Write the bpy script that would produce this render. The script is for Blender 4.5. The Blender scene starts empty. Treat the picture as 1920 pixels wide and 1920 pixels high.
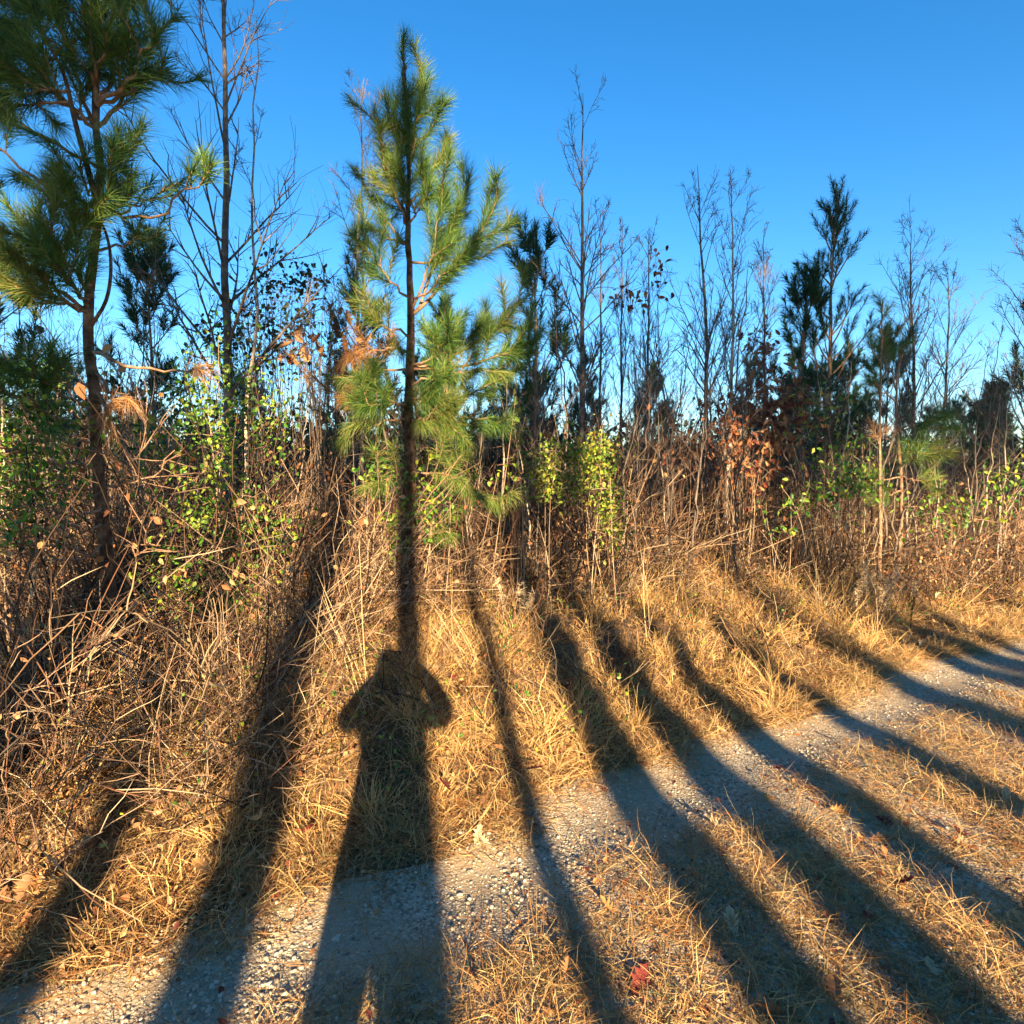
import bpy, math
import numpy as np
from mathutils import Vector

# ------------------------------------------------------------------ camera, sky, sun, exposure
scene = bpy.context.scene
DEPTH = 0.6                                   # forward distances below are written for a 1775-pixel lens
FPX, HOR, CAMZ = 1775.0 * DEPTH, 880.0, 1.6   # focal length and horizon in photo pixels, eye height
PITCH = math.atan((960 - HOR) / FPX)
AZ, ELEV = math.atan(math.tan(math.radians(6.5)) / DEPTH), math.atan(math.tan(math.radians(11.2)) / DEPTH)

cam_data = bpy.data.cameras.new('camera')
cam = bpy.data.objects.new('camera', cam_data)
scene.collection.objects.link(cam)
cam.location = (0, 0, CAMZ)
cam.rotation_euler = (math.pi / 2 - PITCH, 0, 0)
cam_data.sensor_width = 36.0
cam_data.lens = 36.0 * FPX / 1920.0
cam_data.clip_start = 0.02
cam_data.clip_end = 6000
scene.camera = cam

world = bpy.data.worlds.new('World')
scene.world = world
world.use_nodes = True
wn = world.node_tree.nodes
sky = wn.new('ShaderNodeTexSky')
sky.sky_type = 'NISHITA'
sky.sun_disc = False
sky.sun_elevation = ELEV
sky.sun_rotation = math.pi - AZ
sky.altitude = 100
sky.air_density = 1.1
sky.dust_density = 0.0
sky.ozone_density = 4.0
wn['Background'].inputs['Strength'].default_value = 0.070
hsv = wn.new('ShaderNodeHueSaturation')
hsv.inputs['Saturation'].default_value = 1.26
world.node_tree.links.new(sky.outputs['Color'], hsv.inputs['Color'])
world.node_tree.links.new(hsv.outputs['Color'], wn['Background'].inputs['Color'])

sun_data = bpy.data.lights.new('sun', 'SUN')
sun_data.energy = 5.0
sun_data.angle = math.radians(0.5)
sun_data.color = (1.0, 0.755, 0.455)
sun = bpy.data.objects.new('sun', sun_data)
scene.collection.objects.link(sun)
LIGHT = Vector((-math.sin(AZ) * math.cos(ELEV), math.cos(AZ) * math.cos(ELEV), -math.sin(ELEV)))
sun.rotation_euler = LIGHT.to_track_quat('-Z', 'Y').to_euler()
sun.location = (5, -40, 12)

scene.view_settings.view_transform = 'Standard'
scene.view_settings.look = 'None'
scene.view_settings.gamma = 1.0
scene.view_settings.exposure = 2.0
scene.cycles.max_bounces = 5
scene.cycles.diffuse_bounces = 3
scene.cycles.glossy_bounces = 1
scene.cycles.transmission_bounces = 2
scene.cycles.adaptive_threshold = 0.04
scene.render.resolution_x = 1024
scene.render.resolution_y = 1024

# ------------------------------------------------------------------ helpers
C = scene.collection
rng = np.random.default_rng(7)
R2 = math.sqrt(2.0)

def W(px, py, d):
    """photo pixel and forward distance -> point of the place"""
    a, b = (px - 960) / FPX, -(py - 960) / FPX
    cp, sp = math.cos(PITCH), math.sin(PITCH)
    ry, rz = cp + b * sp, b * cp - sp
    d = d * DEPTH
    s = d / ry
    return np.array([a * s, d, CAMZ + rz * s])

_ns = np.random.default_rng(99)
_nk = _ns.normal(size=(40, 2)); _np = _ns.uniform(0, 6.28, 40)
def noise(x, y, scale, k0=0, n=7):
    s = 0
    for i in range(k0, k0 + n):
        f = (0.6 + 0.25 * (i - k0)) / scale
        s = s + np.sin(f * (_nk[i, 0] * x + _nk[i, 1] * y) * 2.2 + _np[i]) / (1 + 0.25 * (i - k0))
    return s / 3.0

def uv(x, y):
    y = y / DEPTH
    return (x + y) / R2, (y - x) / R2          # along the track, across it (away from the camera)
def xy(u, v):
    return (u - v) / R2, (u + v) / R2 * DEPTH
def sstep(a, b, t):
    t = np.clip((t - a) / (b - a), 0, 1)
    return t * t * (3 - 2 * t)

def edge_v(u):                                  # far edge of the gravel
    return 3.04 + 0.09 * np.sin(u * 1.7 + 1) + 0.06 * np.sin(u * 4.3) + 0.10 * sstep(1.5, -2, u)

def ground_z(x, y):
    u, v = uv(x, y)
    lf = sstep(7, 2, u)
    bank = sstep(3.0, 6.8, v) * (0.34 - .1 * lf) + lf * sstep(3.1, 4.3, v) * 0.13
    hum = sstep(3.15, 4.2, v) * (1 - sstep(14, 20, v)) * (0.13 * noise(x, y, 0.40) + 0.09 * noise(x, y, 0.19, 9))
    road = -0.07 * (1 - sstep(2.80, 3.10, v + 3.04 - edge_v(u) + .04 * noise(x, y, .12, 31))) * sstep(-3.1, -2.8, v)
    back = sstep(-3, -8, v) * 0.15
    return bank + hum + road + back + 0.02 * noise(x, y, 3.0, 20)

def road_z(x, y):
    u, v = uv(x, y)
    rut = -0.035 * np.exp(-((v - 2.65) / 0.35) ** 2) - 0.035 * np.exp(-((v - 0.2) / 0.4) ** 2)
    return 0.012 + rut + 0.012 * noise(x, y, 0.5, 3) + 0.02 * noise(x, y, 3.0, 20) * 0.5

def surf_z(x, y):
    u, v = uv(x, y)
    return np.maximum(np.where(v > -2.9, road_z(x, y), -9), ground_z(x, y))

class MB:
    def __init__(s):
        s.v, s.f, s.n = [], [], 0
    def add(s, verts, faces):
        verts = np.asarray(verts, dtype=np.float32).reshape(-1, 3)
        s.v.append(verts)
        for f in faces:
            s.f.append(np.asarray(f, dtype=np.int32) + s.n)
        s.n += len(verts)
    def mesh(s, name, mat, smooth=True):
        me = bpy.data.meshes.new(name)
        if not s.v:
            return me
        V = np.concatenate(s.v)
        loops = np.concatenate([f.ravel() for f in s.f])
        tot = np.concatenate([np.full(len(f), f.shape[1], dtype=np.int32) for f in s.f])
        st = np.zeros(len(tot), dtype=np.int32); st[1:] = np.cumsum(tot)[:-1]
        me.vertices.add(len(V)); me.vertices.foreach_set('co', V.ravel())
        me.loops.add(len(loops)); me.loops.foreach_set('vertex_index', loops)
        me.polygons.add(len(tot)); me.polygons.foreach_set('loop_start', st)
        me.polygons.foreach_set('use_smooth', np.full(len(tot), smooth, dtype=bool))
        me.update(calc_edges=True)
        me.materials.append(mat)
        return me
    def build(s, name, mat, parent=None, smooth=True, kind=None):
        return link(name, s.mesh(name, mat, smooth), parent, kind)

def link(name, data, parent=None, kind=None):
    o = bpy.data.objects.new(name, data)
    C.objects.link(o)
    if parent is not None: o.parent = parent
    if kind: o['kind'] = kind
    return o

def tag(o, label, cat, group=None):
    o['label'] = label; o['category'] = cat
    if group: o['group'] = group
    return o

def thing(name, label, cat, loc=(0, 0, 0), group=None, rz=0.0, sc=1.0):
    o = link(name, None)
    o.location = [float(c) for c in loc]; o.rotation_euler = (0, 0, rz); o.scale = (sc, sc, sc)
    o.empty_display_size = 0.2
    return tag(o, label, cat, group)

def nrm(a):
    return a / np.maximum(np.linalg.norm(a, axis=-1, keepdims=True), 1e-9)

def rdirs(n, r=None):
    return nrm((r or rng).normal(size=(n, 3)))

def tubes(mb, P, R, sides=5, cap=False):
    """P (K,N,3) centre lines, R (K,N) radii"""
    P = np.asarray(P, float); R = np.asarray(R, float)
    if P.ndim == 2: P = P[None]; R = R[None]
    K, N = R.shape
    T = np.empty_like(P)
    T[:, 1:-1] = P[:, 2:] - P[:, :-2]; T[:, 0] = P[:, 1] - P[:, 0]; T[:, -1] = P[:, -1] - P[:, -2]
    T = nrm(T)
    mean = nrm(P[:, -1] - P[:, 0])
    ref = np.where(np.abs(mean[:, :1]) < 0.6, np.array([[1.0, 0, 0]]), np.array([[0, 1.0, 0]]))
    A = nrm(np.cross(T, ref[:, None, :])); B = np.cross(T, A)
    th = np.arange(sides) * 2 * math.pi / sides
    V = P[:, :, None, :] + R[:, :, None, None] * (np.cos(th)[None, None, :, None] * A[:, :, None, :] + np.sin(th)[None, None, :, None] * B[:, :, None, :])
    base = (np.arange(K) * N * sides)[:, None, None]
    ring = (np.arange(N - 1) * sides)[None, :, None]
    j = np.arange(sides)[None, None, :]; j2 = (j + 1) % sides
    q = np.stack([base + ring + j, base + ring + j2, base + ring + sides + j2, base + ring + sides + j], -1).reshape(-1, 4)
    mb.add(V, [q])

def ribbons(mb, P, Wd, side):
    """flat blades: P (K,N,3), width Wd (K,N) (last one a point), side (K,3)"""
    K, N = P.shape[:2]
    S = side[:, None, :] * Wd[:, :, None] * 0.5
    V = np.concatenate([np.stack([P[:, :-1] - S[:, :-1], P[:, :-1] + S[:, :-1]], 2).reshape(K, -1, 3), P[:, -1:]], 1)
    nv = 2 * (N - 1) + 1
    b = (np.arange(K) * nv)[:, None]
    fs = []
    if N > 2:
        k = np.arange(N - 2) * 2
        q = np.stack([b + k, b + k + 1, b + k + 3, b + k + 2], -1).reshape(-1, 4)
        fs.append(q)
    k = 2 * (N - 2)
    fs.append(np.concatenate([b + k, b + k + 1, b + k + 2], 1))
    mb.add(V, fs)

def grow(start, d, length, N, wob=0.1, up=0.0, r=None):
    """walk K polylines from start along d; up bends them upward (or down if negative)"""
    r = r or rng
    K = len(start)
    P = np.empty((K, N, 3)); P[:, 0] = start
    d = nrm(np.array(d, float)); step = (np.asarray(length, float) * np.ones(K) / (N - 1))[:, None]
    up = np.asarray(up, float) * np.ones(K)
    bend = r.normal(size=(K, 3)) * wob
    for i in range(1, N):
        d = nrm(d + r.normal(size=(K, 3)) * wob + bend * 0.4 + np.stack([np.zeros(K), np.zeros(K), up], 1))
        P[:, i] = P[:, i - 1] + d * step
    return P

def blades(mb, base, d, length, width, segs=2, droop=0.25, curl=0.1, r=None):
    r = r or rng
    K = len(base)
    P = grow(base, d, length, segs + 1, curl, -np.asarray(droop) * np.ones(K), r)
    side = nrm(np.cross(d, rdirs(K, r)))
    Wd = np.asarray(width)[..., None] * np.ones((K, 1)) * np.linspace(1, 0.35, segs + 1)[None]
    ribbons(mb, P, Wd, side)

LEAF = (np.array([(0, 0, 0), (.3, .28, .07), (.62, .24, .06), (1, 0, -.08), (.62, -.24, .06), (.3, -.28, .07), (.45, 0, 0)]),
        [np.array([(0, 6, 1), (1, 6, 2), (2, 6, 3), (0, 5, 6), (5, 4, 6), (4, 3, 6)])])
_ol = [(0, 0.02), (.12, .06), (.22, .20), (.30, .10), (.42, .32), (.50, .13), (.64, .34), (.70, .14), (.86, .17), (1.0, 0.0)]
def oak_template(curl):
    top = [(a, b, curl * b * b * 3 + curl * 0.5 * a * a) for a, b in _ol]
    mid = [(a, 0, curl * 0.5 * a * a - 0.015) for a, b in _ol]
    bot = [(a, -b, curl * b * b * 3 + curl * 0.5 * a * a) for a, b in _ol]
    n = len(_ol)
    q = []
    for i in range(n - 1):
        q.append((i, i + 1, n + i + 1, n + i)); q.append((n + i, n + i + 1, 2 * n + i + 1, 2 * n + i))
    return np.array(top + mid + bot, float), [np.array(q)]
OAK = oak_template(0.5)

def leaves(mb, pos, along, normal, size, tmpl=LEAF):
    T, F = tmpl
    K = len(pos); n = len(T)
    a = nrm(along); c = nrm(np.cross(normal, a)); nn = np.cross(a, c)
    s = (np.asarray(size) * np.ones(K))[:, None, None]
    V = pos[:, None, :] + s * (T[None, :, 0:1] * a[:, None] + T[None, :, 1:2] * c[:, None] + T[None, :, 2:3] * nn[:, None])
    off = (np.arange(K) * n)[:, None, None]
    mb.add(V, [(off + f[None]).reshape(-1, f.shape[1]) for f in F])

def at_t(P, t):
    """points on polylines P (K,N,3) at t (K,) and their tangents"""
    K, N = P.shape[:2]
    f = np.clip(t, 0, 0.9999) * (N - 1); i = f.astype(int); w = (f - i)[:, None]
    k = np.arange(K)
    return P[k, i] * (1 - w) + P[k, i + 1] * w, nrm(P[k, i + 1] - P[k, i])

# ------------------------------------------------------------------ materials
def ramp_mat(name, cols, rough=0.8, transl=0.0, noise_scale=None, noise_amt=0.35, bump=None, spec=0.2, island=True):
    m = bpy.data.materials.new(name); m.use_nodes = True
    nt = m.node_tree; N = nt.nodes; L = nt.links
    b = N['Principled BSDF']
    b.inputs['Roughness'].default_value = rough
    b.inputs['Specular IOR Level'].default_value = spec
    r = N.new('ShaderNodeValToRGB')
    els = r.color_ramp.elements
    while len(els) < len(cols): els.new(0.5)
    for i, c in enumerate(cols):
        els[i].position = i / max(1, len(cols) - 1); els[i].color = (*c, 1)
    col = r.outputs['Color']
    if island:
        g = N.new('ShaderNodeNewGeometry'); L.new(g.outputs['Random Per Island'], r.inputs['Fac'])
    else:
        r.inputs['Fac'].default_value = 0.5
    tc = N.new('ShaderNodeTexCoord')
    if noise_scale:
        nz = N.new('ShaderNodeTexNoise'); nz.inputs['Scale'].default_value = noise_scale; nz.inputs['Detail'].default_value = 6
        L.new(tc.outputs['Object'], nz.inputs['Vector'])
        if not island: L.new(nz.outputs['Fac'], r.inputs['Fac'])
        mx = N.new('ShaderNodeMix'); mx.data_type = 'RGBA'; mx.blend_type = 'MULTIPLY'
        mx.inputs[0].default_value = noise_amt
        mr = N.new('ShaderNodeMapRange'); mr.inputs[1].default_value = 0.3; mr.inputs[2].default_value = 0.7
        mr.inputs[3].default_value = 0.2; mr.inputs[4].default_value = 1.5
        L.new(nz.outputs['Fac'], mr.inputs[0]); L.new(col, mx.inputs[6]); L.new(mr.outputs[0], mx.inputs[7])
        col = mx.outputs[2]
    if bump:
        bs, bd, stretch = bump
        mp = N.new('ShaderNodeMapping'); mp.inputs['Scale'].default_value = (1, 1, stretch)
        L.new(tc.outputs['Object'], mp.inputs['Vector'])
        vn = N.new('ShaderNodeTexVoronoi'); vn.inputs['Scale'].default_value = bs; vn.feature = 'DISTANCE_TO_EDGE'
        n2 = N.new('ShaderNodeTexNoise'); n2.inputs['Scale'].default_value = bs * 1.7; n2.inputs['Detail'].default_value = 5
        L.new(mp.outputs[0], vn.inputs['Vector']); L.new(mp.outputs[0], n2.inputs['Vector'])
        ad = N.new('ShaderNodeMath'); ad.operation = 'ADD'
        L.new(vn.outputs['Distance'], ad.inputs[0]); L.new(n2.outputs['Fac'], ad.inputs[1])
        bp = N.new('ShaderNodeBump'); bp.inputs['Strength'].default_value = 0.9; bp.inputs['Distance'].default_value = bd
        L.new(ad.outputs[0], bp.inputs['Height']); L.new(bp.outputs['Normal'], b.inputs['Normal'])
    L.new(col, b.inputs['Base Color'])
    if transl > 0:
        tr = N.new('ShaderNodeBsdfTranslucent'); mxs = N.new('ShaderNodeMixShader'); mxs.inputs[0].default_value = transl
        L.new(col, tr.inputs['Color']); L.new(b.outputs[0], mxs.inputs[1]); L.new(tr.outputs[0], mxs.inputs[2])
        L.new(mxs.outputs[0], N['Material Output'].inputs['Surface'])
    return m

M = {}
M['needle'] = ramp_mat('pine_needle_green', [(.026, .085, .022), (.055, .14, .026), (.11, .20, .034), (.20, .26, .05)], .55, .12, spec=.35)
M['needle_mix'] = ramp_mat('pine_needle_fading', [(.05, .13, .025), (.10, .19, .03), (.18, .23, .045), (.30, .22, .07)], .6, .12, spec=.3)
M['needle_dead'] = ramp_mat('pine_needle_dead', [(.30, .13, .05), (.42, .22, .09), (.48, .29, .13)], .7, .1)
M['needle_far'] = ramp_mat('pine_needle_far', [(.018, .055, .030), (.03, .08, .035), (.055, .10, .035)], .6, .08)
M['straw'] = ramp_mat('fallen_pine_straw', [(.26, .10, .03), (.40, .18, .055), (.48, .26, .10)], .6)
M['grass'] = ramp_mat('dead_grass', [(.11, .048, .018), (.38, .205, .075), (.56, .36, .14), (.66, .47, .22), (.40, .19, .065), (.56, .35, .125), (.60, .41, .17), (.28, .115, .04), (.16, .18, .05)], .75, .15, noise_scale=1.6, noise_amt=.55)
M['grass_low'] = ramp_mat('matted_grass', [(.12, .065, .03), (.38, .22, .09), (.60, .42, .19), (.50, .30, .12), (.32, .15, .055), (.62, .44, .21), (.13, .15, .05)], .75, .12, noise_scale=2.2, noise_amt=.5)
M['stalk'] = ramp_mat('straw_stalk', [(.50, .36, .18), (.62, .48, .26)], .6, .1)
M['bramble'] = ramp_mat('bramble_stem', [(.025, .018, .014), (.05, .032, .022), (.12, .07, .045), (.30, .20, .12), (.45, .34, .22), (.20, .09, .05), (.07, .045, .03)], .7)
M['brush'] = ramp_mat('brush_stem', [(.025, .018, .014), (.06, .036, .026), (.13, .075, .048), (.30, .20, .12), (.05, .033, .025), (.20, .10, .06)], .8)
M['twig'] = ramp_mat('bare_twig', [(.07, .05, .04), (.15, .105, .08), (.24, .18, .14)], .8)
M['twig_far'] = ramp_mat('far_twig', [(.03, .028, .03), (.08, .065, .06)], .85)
M['pine_bark'] = ramp_mat('pine_bark', [(.06, .035, .022), (.16, .09, .055), (.30, .18, .11)], .9, noise_scale=16, noise_amt=.75, bump=(30, .03, .45), island=False)
M['pine_limb'] = ramp_mat('pine_limb_bark', [(.16, .08, .05), (.30, .18, .11), (.40, .27, .18)], .9, noise_scale=22, noise_amt=.4, bump=(60, .004, .6), island=False)
M['grey_bark'] = ramp_mat('grey_bark', [(.07, .055, .045), (.16, .125, .10), (.30, .25, .20)], .85, noise_scale=14, noise_amt=.5, bump=(34, .005, .7), island=False)
M['pale_bark'] = ramp_mat('pale_bark', [(.30, .24, .18), (.44, .36, .27), (.52, .45, .36)], .85, noise_scale=30, noise_amt=.3, bump=(60, .003, .5), island=False)
M['leaf_green'] = ramp_mat('vine_leaf_green', [(.018, .06, .01), (.04, .13, .015), (.08, .21, .02), (.17, .30, .03), (.34, .36, .03), (.07, .16, .02)], .45, .2, spec=.4)
M['leaf_lime'] = ramp_mat('vine_leaf_lime', [(.03, .08, .01), (.09, .18, .02), (.22, .32, .03), (.36, .38, .04), (.32, .26, .05), (.05, .12, .015)], .45, .25, spec=.4)
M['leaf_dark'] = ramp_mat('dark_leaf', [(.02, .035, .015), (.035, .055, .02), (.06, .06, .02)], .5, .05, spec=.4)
M['leaf_red'] = ramp_mat('withered_red_leaf', [(.10, .025, .025), (.22, .06, .03), (.38, .15, .06), (.48, .24, .10)], .65, .12)
M['leaf_brown'] = ramp_mat('withered_leaf', [(.12, .045, .02), (.30, .12, .05), (.42, .21, .09), (.50, .30, .15), (.24, .09, .04)], .7, .1)
M['fluff'] = ramp_mat('seed_fluff', [(.40, .28, .15), (.55, .42, .26), (.62, .50, .34)], .9, .2)
M['pebble'] = ramp_mat('pebble', [(.17, .145, .115), (.36, .30, .21), (.48, .41, .30), (.58, .50, .38), (.40, .29, .19), (.66, .60, .49)], .7, noise_scale=60, noise_amt=.25)
for nm, c in (('orange', [(.42, .19, .06), (.55, .30, .11)]), ('brown', [(.24, .11, .05), (.38, .20, .09)]), ('crimson', [(.13, .025, .022), (.24, .05, .04)]), ('tan', [(.45, .32, .18), (.55, .40, .23)])):
    M['fall_' + nm] = ramp_mat('fallen_leaf_' + nm, c, .6, .08, noise_scale=40, noise_amt=.4, island=False)

def ground_mat():
    m = bpy.data.materials.new('forest_floor'); m.use_nodes = True
    N = m.node_tree.nodes; L = m.node_tree.links; b = N['Principled BSDF']; b.inputs['Roughness'].default_value = .95
    tc = N.new('ShaderNodeTexCoord')
    n1 = N.new('ShaderNodeTexNoise'); n1.inputs['Scale'].default_value = 3; n1.inputs['Detail'].default_value = 8
    n2 = N.new('ShaderNodeTexNoise'); n2.inputs['Scale'].default_value = 45; n2.inputs['Detail'].default_value = 6
    L.new(tc.outputs['Object'], n1.inputs['Vector']); L.new(tc.outputs['Object'], n2.inputs['Vector'])
    r = N.new('ShaderNodeValToRGB'); e = r.color_ramp.elements
    e[0].position = .3; e[0].color = (.045, .026, .014, 1); e[1].position = .74; e[1].color = (.27, .155, .065, 1)
    k = e.new(.5); k.color = (.12, .066, .03, 1)
    mx = N.new('ShaderNodeMix'); mx.inputs[0].default_value = .65
    L.new(n1.outputs['Fac'], mx.inputs[2]); L.new(n2.outputs['Fac'], mx.inputs[3]); L.new(mx.outputs[0], r.inputs['Fac'])
    L.new(r.outputs['Color'], b.inputs['Base Color'])
    bp = N.new('ShaderNodeBump'); bp.inputs['Distance'].default_value = .03; L.new(n2.outputs['Fac'], bp.inputs['Height'])
    L.new(bp.outputs['Normal'], b.inputs['Normal'])
    return m

def road_mat():
    m = bpy.data.materials.new('gravel_track'); m.use_nodes = True
    N = m.node_tree.nodes; L = m.node_tree.links; b = N['Principled BSDF']; b.inputs['Roughness'].default_value = .9
    b.inputs['Specular IOR Level'].default_value = .2
    tc = N.new('ShaderNodeTexCoord')
    v1 = N.new('ShaderNodeTexVoronoi'); v1.inputs['Scale'].default_value = 95
    v2 = N.new('ShaderNodeTexVoronoi'); v2.inputs['Scale'].default_value = 210
    n1 = N.new('ShaderNodeTexNoise'); n1.inputs['Scale'].default_value = 2.6; n1.inputs['Detail'].default_value = 7
    n2 = N.new('ShaderNodeTexNoise'); n2.inputs['Scale'].default_value = 160; n2.inputs['Detail'].default_value = 4
    for q in (v1, v2, n1, n2): L.new(tc.outputs['Object'], q.inputs['Vector'])
    sand = N.new('ShaderNodeValToRGB'); e = sand.color_ramp.elements
    e[0].position = .3; e[0].color = (.27, .21, .13, 1); e[1].position = .7; e[1].color = (.46, .37, .25, 1)
    L.new(n2.outputs['Fac'], sand.inputs['Fac'])
    stone = N.new('ShaderNodeValToRGB'); e = stone.color_ramp.elements
    e[0].color = (.17, .14, .105, 1); e[1].color = (.58, .50, .38, 1); k = e.new(.5); k.color = (.38, .31, .21, 1)
    sx = N.new('ShaderNodeSeparateColor'); L.new(v1.outputs['Color'], sx.inputs[0]); L.new(sx.outputs[0], stone.inputs['Fac'])
    th = N.new('ShaderNodeMapRange'); th.inputs[1].default_value = .40; th.inputs[2].default_value = .55
    L.new(n1.outputs['Fac'], th.inputs[0])
    mx = N.new('ShaderNodeMix'); mx.data_type = 'RGBA'
    L.new(th.outputs[0], mx.inputs[0]); L.new(sand.outputs[0], mx.inputs[6]); L.new(stone.outputs[0], mx.inputs[7])
    L.new(mx.outputs[2], b.inputs['Base Color'])
    ad = N.new('ShaderNodeMath'); ad.operation = 'MULTIPLY_ADD'; ad.inputs[1].default_value = -1.0
    L.new(v1.outputs['Distance'], ad.inputs[0]); L.new(n2.outputs['Fac'], ad.inputs[2])
    bp = N.new('ShaderNodeBump'); bp.inputs['Distance'].default_value = .008; bp.inputs['Strength'].default_value = .8
    tb = N.new('ShaderNodeMapRange'); tb.inputs[3].default_value = .25; tb.inputs[4].default_value = .9; L.new(th.outputs[0], tb.inputs[0]); L.new(tb.outputs[0], bp.inputs['Strength'])
    L.new(ad.outputs[0], bp.inputs['Height']); L.new(bp.outputs['Normal'], b.inputs['Normal'])
    return m
M['ground'] = ground_mat(); M['road'] = road_mat()

# ------------------------------------------------------------------ the setting: ground and track
def grid_mesh(name, X, Y, Z, mat):
    ny, nx = X.shape
    mb = MB(); i = np.arange(ny - 1)[:, None] * nx + np.arange(nx - 1)[None]
    mb.add(np.stack([X, Y, Z], -1), [np.stack([i, i + 1, i + nx + 1, i + nx], -1).reshape(-1, 4)])
    return mb.build(name, mat, kind='structure')
far = np.array([40, 70, 130, 300, 800, 2000.])
gx = np.concatenate([-far[::-1], np.arange(-20, -8, .5), np.arange(-8, 13, .09), np.arange(13, 26, .5), far])
gy = np.concatenate([-far[::-1], np.arange(-20, .9, .7), np.arange(.9, 11, .07), np.arange(11, 34, .5), far[far > 34]])
GX, GY = np.meshgrid(gx, gy)
grid_mesh('ground', GX, GY, ground_z(GX, GY), M['ground'])
ru = np.concatenate([[-60, -30, -15], np.arange(-8, 0, .5), np.arange(0, 16, .06), np.arange(16, 40, .5), [50, 70, 120, 250]])
rt = np.concatenate([np.linspace(0, 0.45, 12), np.linspace(0.46, 1, 90)])
RU, RT = np.meshgrid(ru, rt)
RV = -2.8 + RT * (edge_v(RU) + 0.16 + 2.8)
RX, RY = xy(RU, RV)
RZ = road_z(RX, RY) - 0.14 * sstep(edge_v(RU) - .05, edge_v(RU) + .16, RV) - 0.1 * sstep(-2.4, -2.8, RV)
grid_mesh('road', RX, RY, RZ, M['road'])

# ------------------------------------------------------------------ trees
def trunk_tube(mb, pts, r0, r1, n=22, sides=12, r=None, wob=0.0, flare=0.35):
    pts = np.asarray(pts, float)
    # smooth curve through the given points
    L = np.concatenate([[0], np.cumsum(np.linalg.norm(np.diff(pts, axis=0), axis=1))]); t = L / L[-1]
    tt = np.linspace(0, 1, n)
    tan = np.gradient(pts, t, axis=0)
    k = np.clip(np.searchsorted(t, tt, side='right') - 1, 0, len(t) - 2)
    h = (t[k + 1] - t[k])[:, None]; s = ((tt - t[k]) / (t[k + 1] - t[k]))[:, None]
    P = (2*s**3-3*s**2+1)*pts[k] + (s**3-2*s**2+s)*h*tan[k] + (-2*s**3+3*s**2)*pts[k+1] + (s**3-s**2)*h*tan[k+1]
    R = r0 + (r1 - r0) * tt ** 0.85
    R = R * (1 + flare * np.exp(-tt * 18))
    if r is not None:
        R = R * (1 + 0.06 * r.normal(size=n)); P[1:, :2] += r.normal(size=(n - 1, 2)) * wob
    tubes(mb, P, R, sides)
    return P, R

def needle_shoots(mb, P, r, per_m=560, nlen=0.17, width=0.0028, t0=0.15, ang=(18, 62), droop=0.10, segs=2):
    """needles along polylines P (K,N,3)"""
    K, N = P.shape[:2]
    L = np.linalg.norm(np.diff(P, axis=1), axis=2).sum(1)
    cnt = np.maximum((L * (1 - t0) * per_m).astype(int), 60)
    idx = np.repeat(np.arange(K), cnt)
    t = t0 + (1 - t0) * r.uniform(0, 1, len(idx)) ** 0.75
    p, tn = at_t(P[idx], t)
    rad = nrm(np.cross(tn, rdirs(len(idx), r)))
    a = np.radians(r.uniform(ang[0], ang[1], len(idx))) * (1.12 - 0.45 * t ** 3)
    d = tn * np.cos(a)[:, None] + rad * np.sin(a)[:, None]
    ln = nlen * r.uniform(.65, 1.12, len(idx))
    blades(mb, p, d, ln, width * r.uniform(.8, 1.25, len(idx)), segs, droop, .05, r)

def bez(a, b, c, n):
    t = np.linspace(0, 1, n)[:, None]
    return (1 - t) ** 2 * a + 2 * t * (1 - t) * b + t * t * c

def pine_branch(root, a, c, r, r0=0.012, shoots=5, style='needle', nlen=.17, dens=560, sag=.25, t_in=.35, shoot_len=.36, droop=.10, name='branch', bare=False):
    """a limb from a to c with side shoots; needles are a sub-part"""
    a = np.asarray(a, float); c = np.asarray(c, float); Lb = np.linalg.norm(c - a)
    ctrl = a + (c - a) * .55 + np.array([0, 0, -sag * Lb]) + r.normal(size=3) * .04 * Lb
    n = 10
    P = bez(a, ctrl, c, n); P[1:-1] += r.normal(size=(n - 2, 3)) * .012
    mb = MB(); tubes(mb, P, np.linspace(r0, max(.0035, r0 * .35), n), 6)
    o = None
    allp = []
    main = P[int(n * t_in):]
    q = np.linspace(0, len(main) - 1, 7)
    i0 = np.clip(q.astype(int), 0, len(main) - 2); w = (q - i0)[:, None]
    allp.append((main[i0] * (1 - w) + main[i0 + 1] * w)[None])
    if shoots:
        t = np.linspace(t_in, .95, shoots) + r.uniform(-.05, .05, shoots)
        p, tn = at_t(np.repeat(P[None], shoots, 0), np.clip(t, .1, .97))
        side = nrm(np.cross(tn, rdirs(shoots, r)))
        d = nrm(tn * .75 + side * .75 + np.array([0, 0, .35]))
        S = grow(p, d, shoot_len * r.uniform(.55, 1.1, shoots) * (1.1 - .3 * t), 7, .08, .07, r)
        tubes(mb, S, np.linspace(.006, .003, 7)[None] * np.ones((shoots, 1)), 4)
        allp.append(S)
    o = mb.build(name, M['pine_limb'], root)
    if not bare:
        nb = MB(); A = np.concatenate(allp)
        needle_shoots(nb, A, r, dens * 1.45, nlen * 1.08, .0036, droop=droop, t0=.1)
        nb.build('needles', M[style], o, smooth=False, kind='stuff')
    return o

def trunk_at(P, py, d_guess):
    z = W(960, py, d_guess)[2]
    i = np.argmin(np.abs(P[:, 2] - z))
    return P[i]

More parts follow.
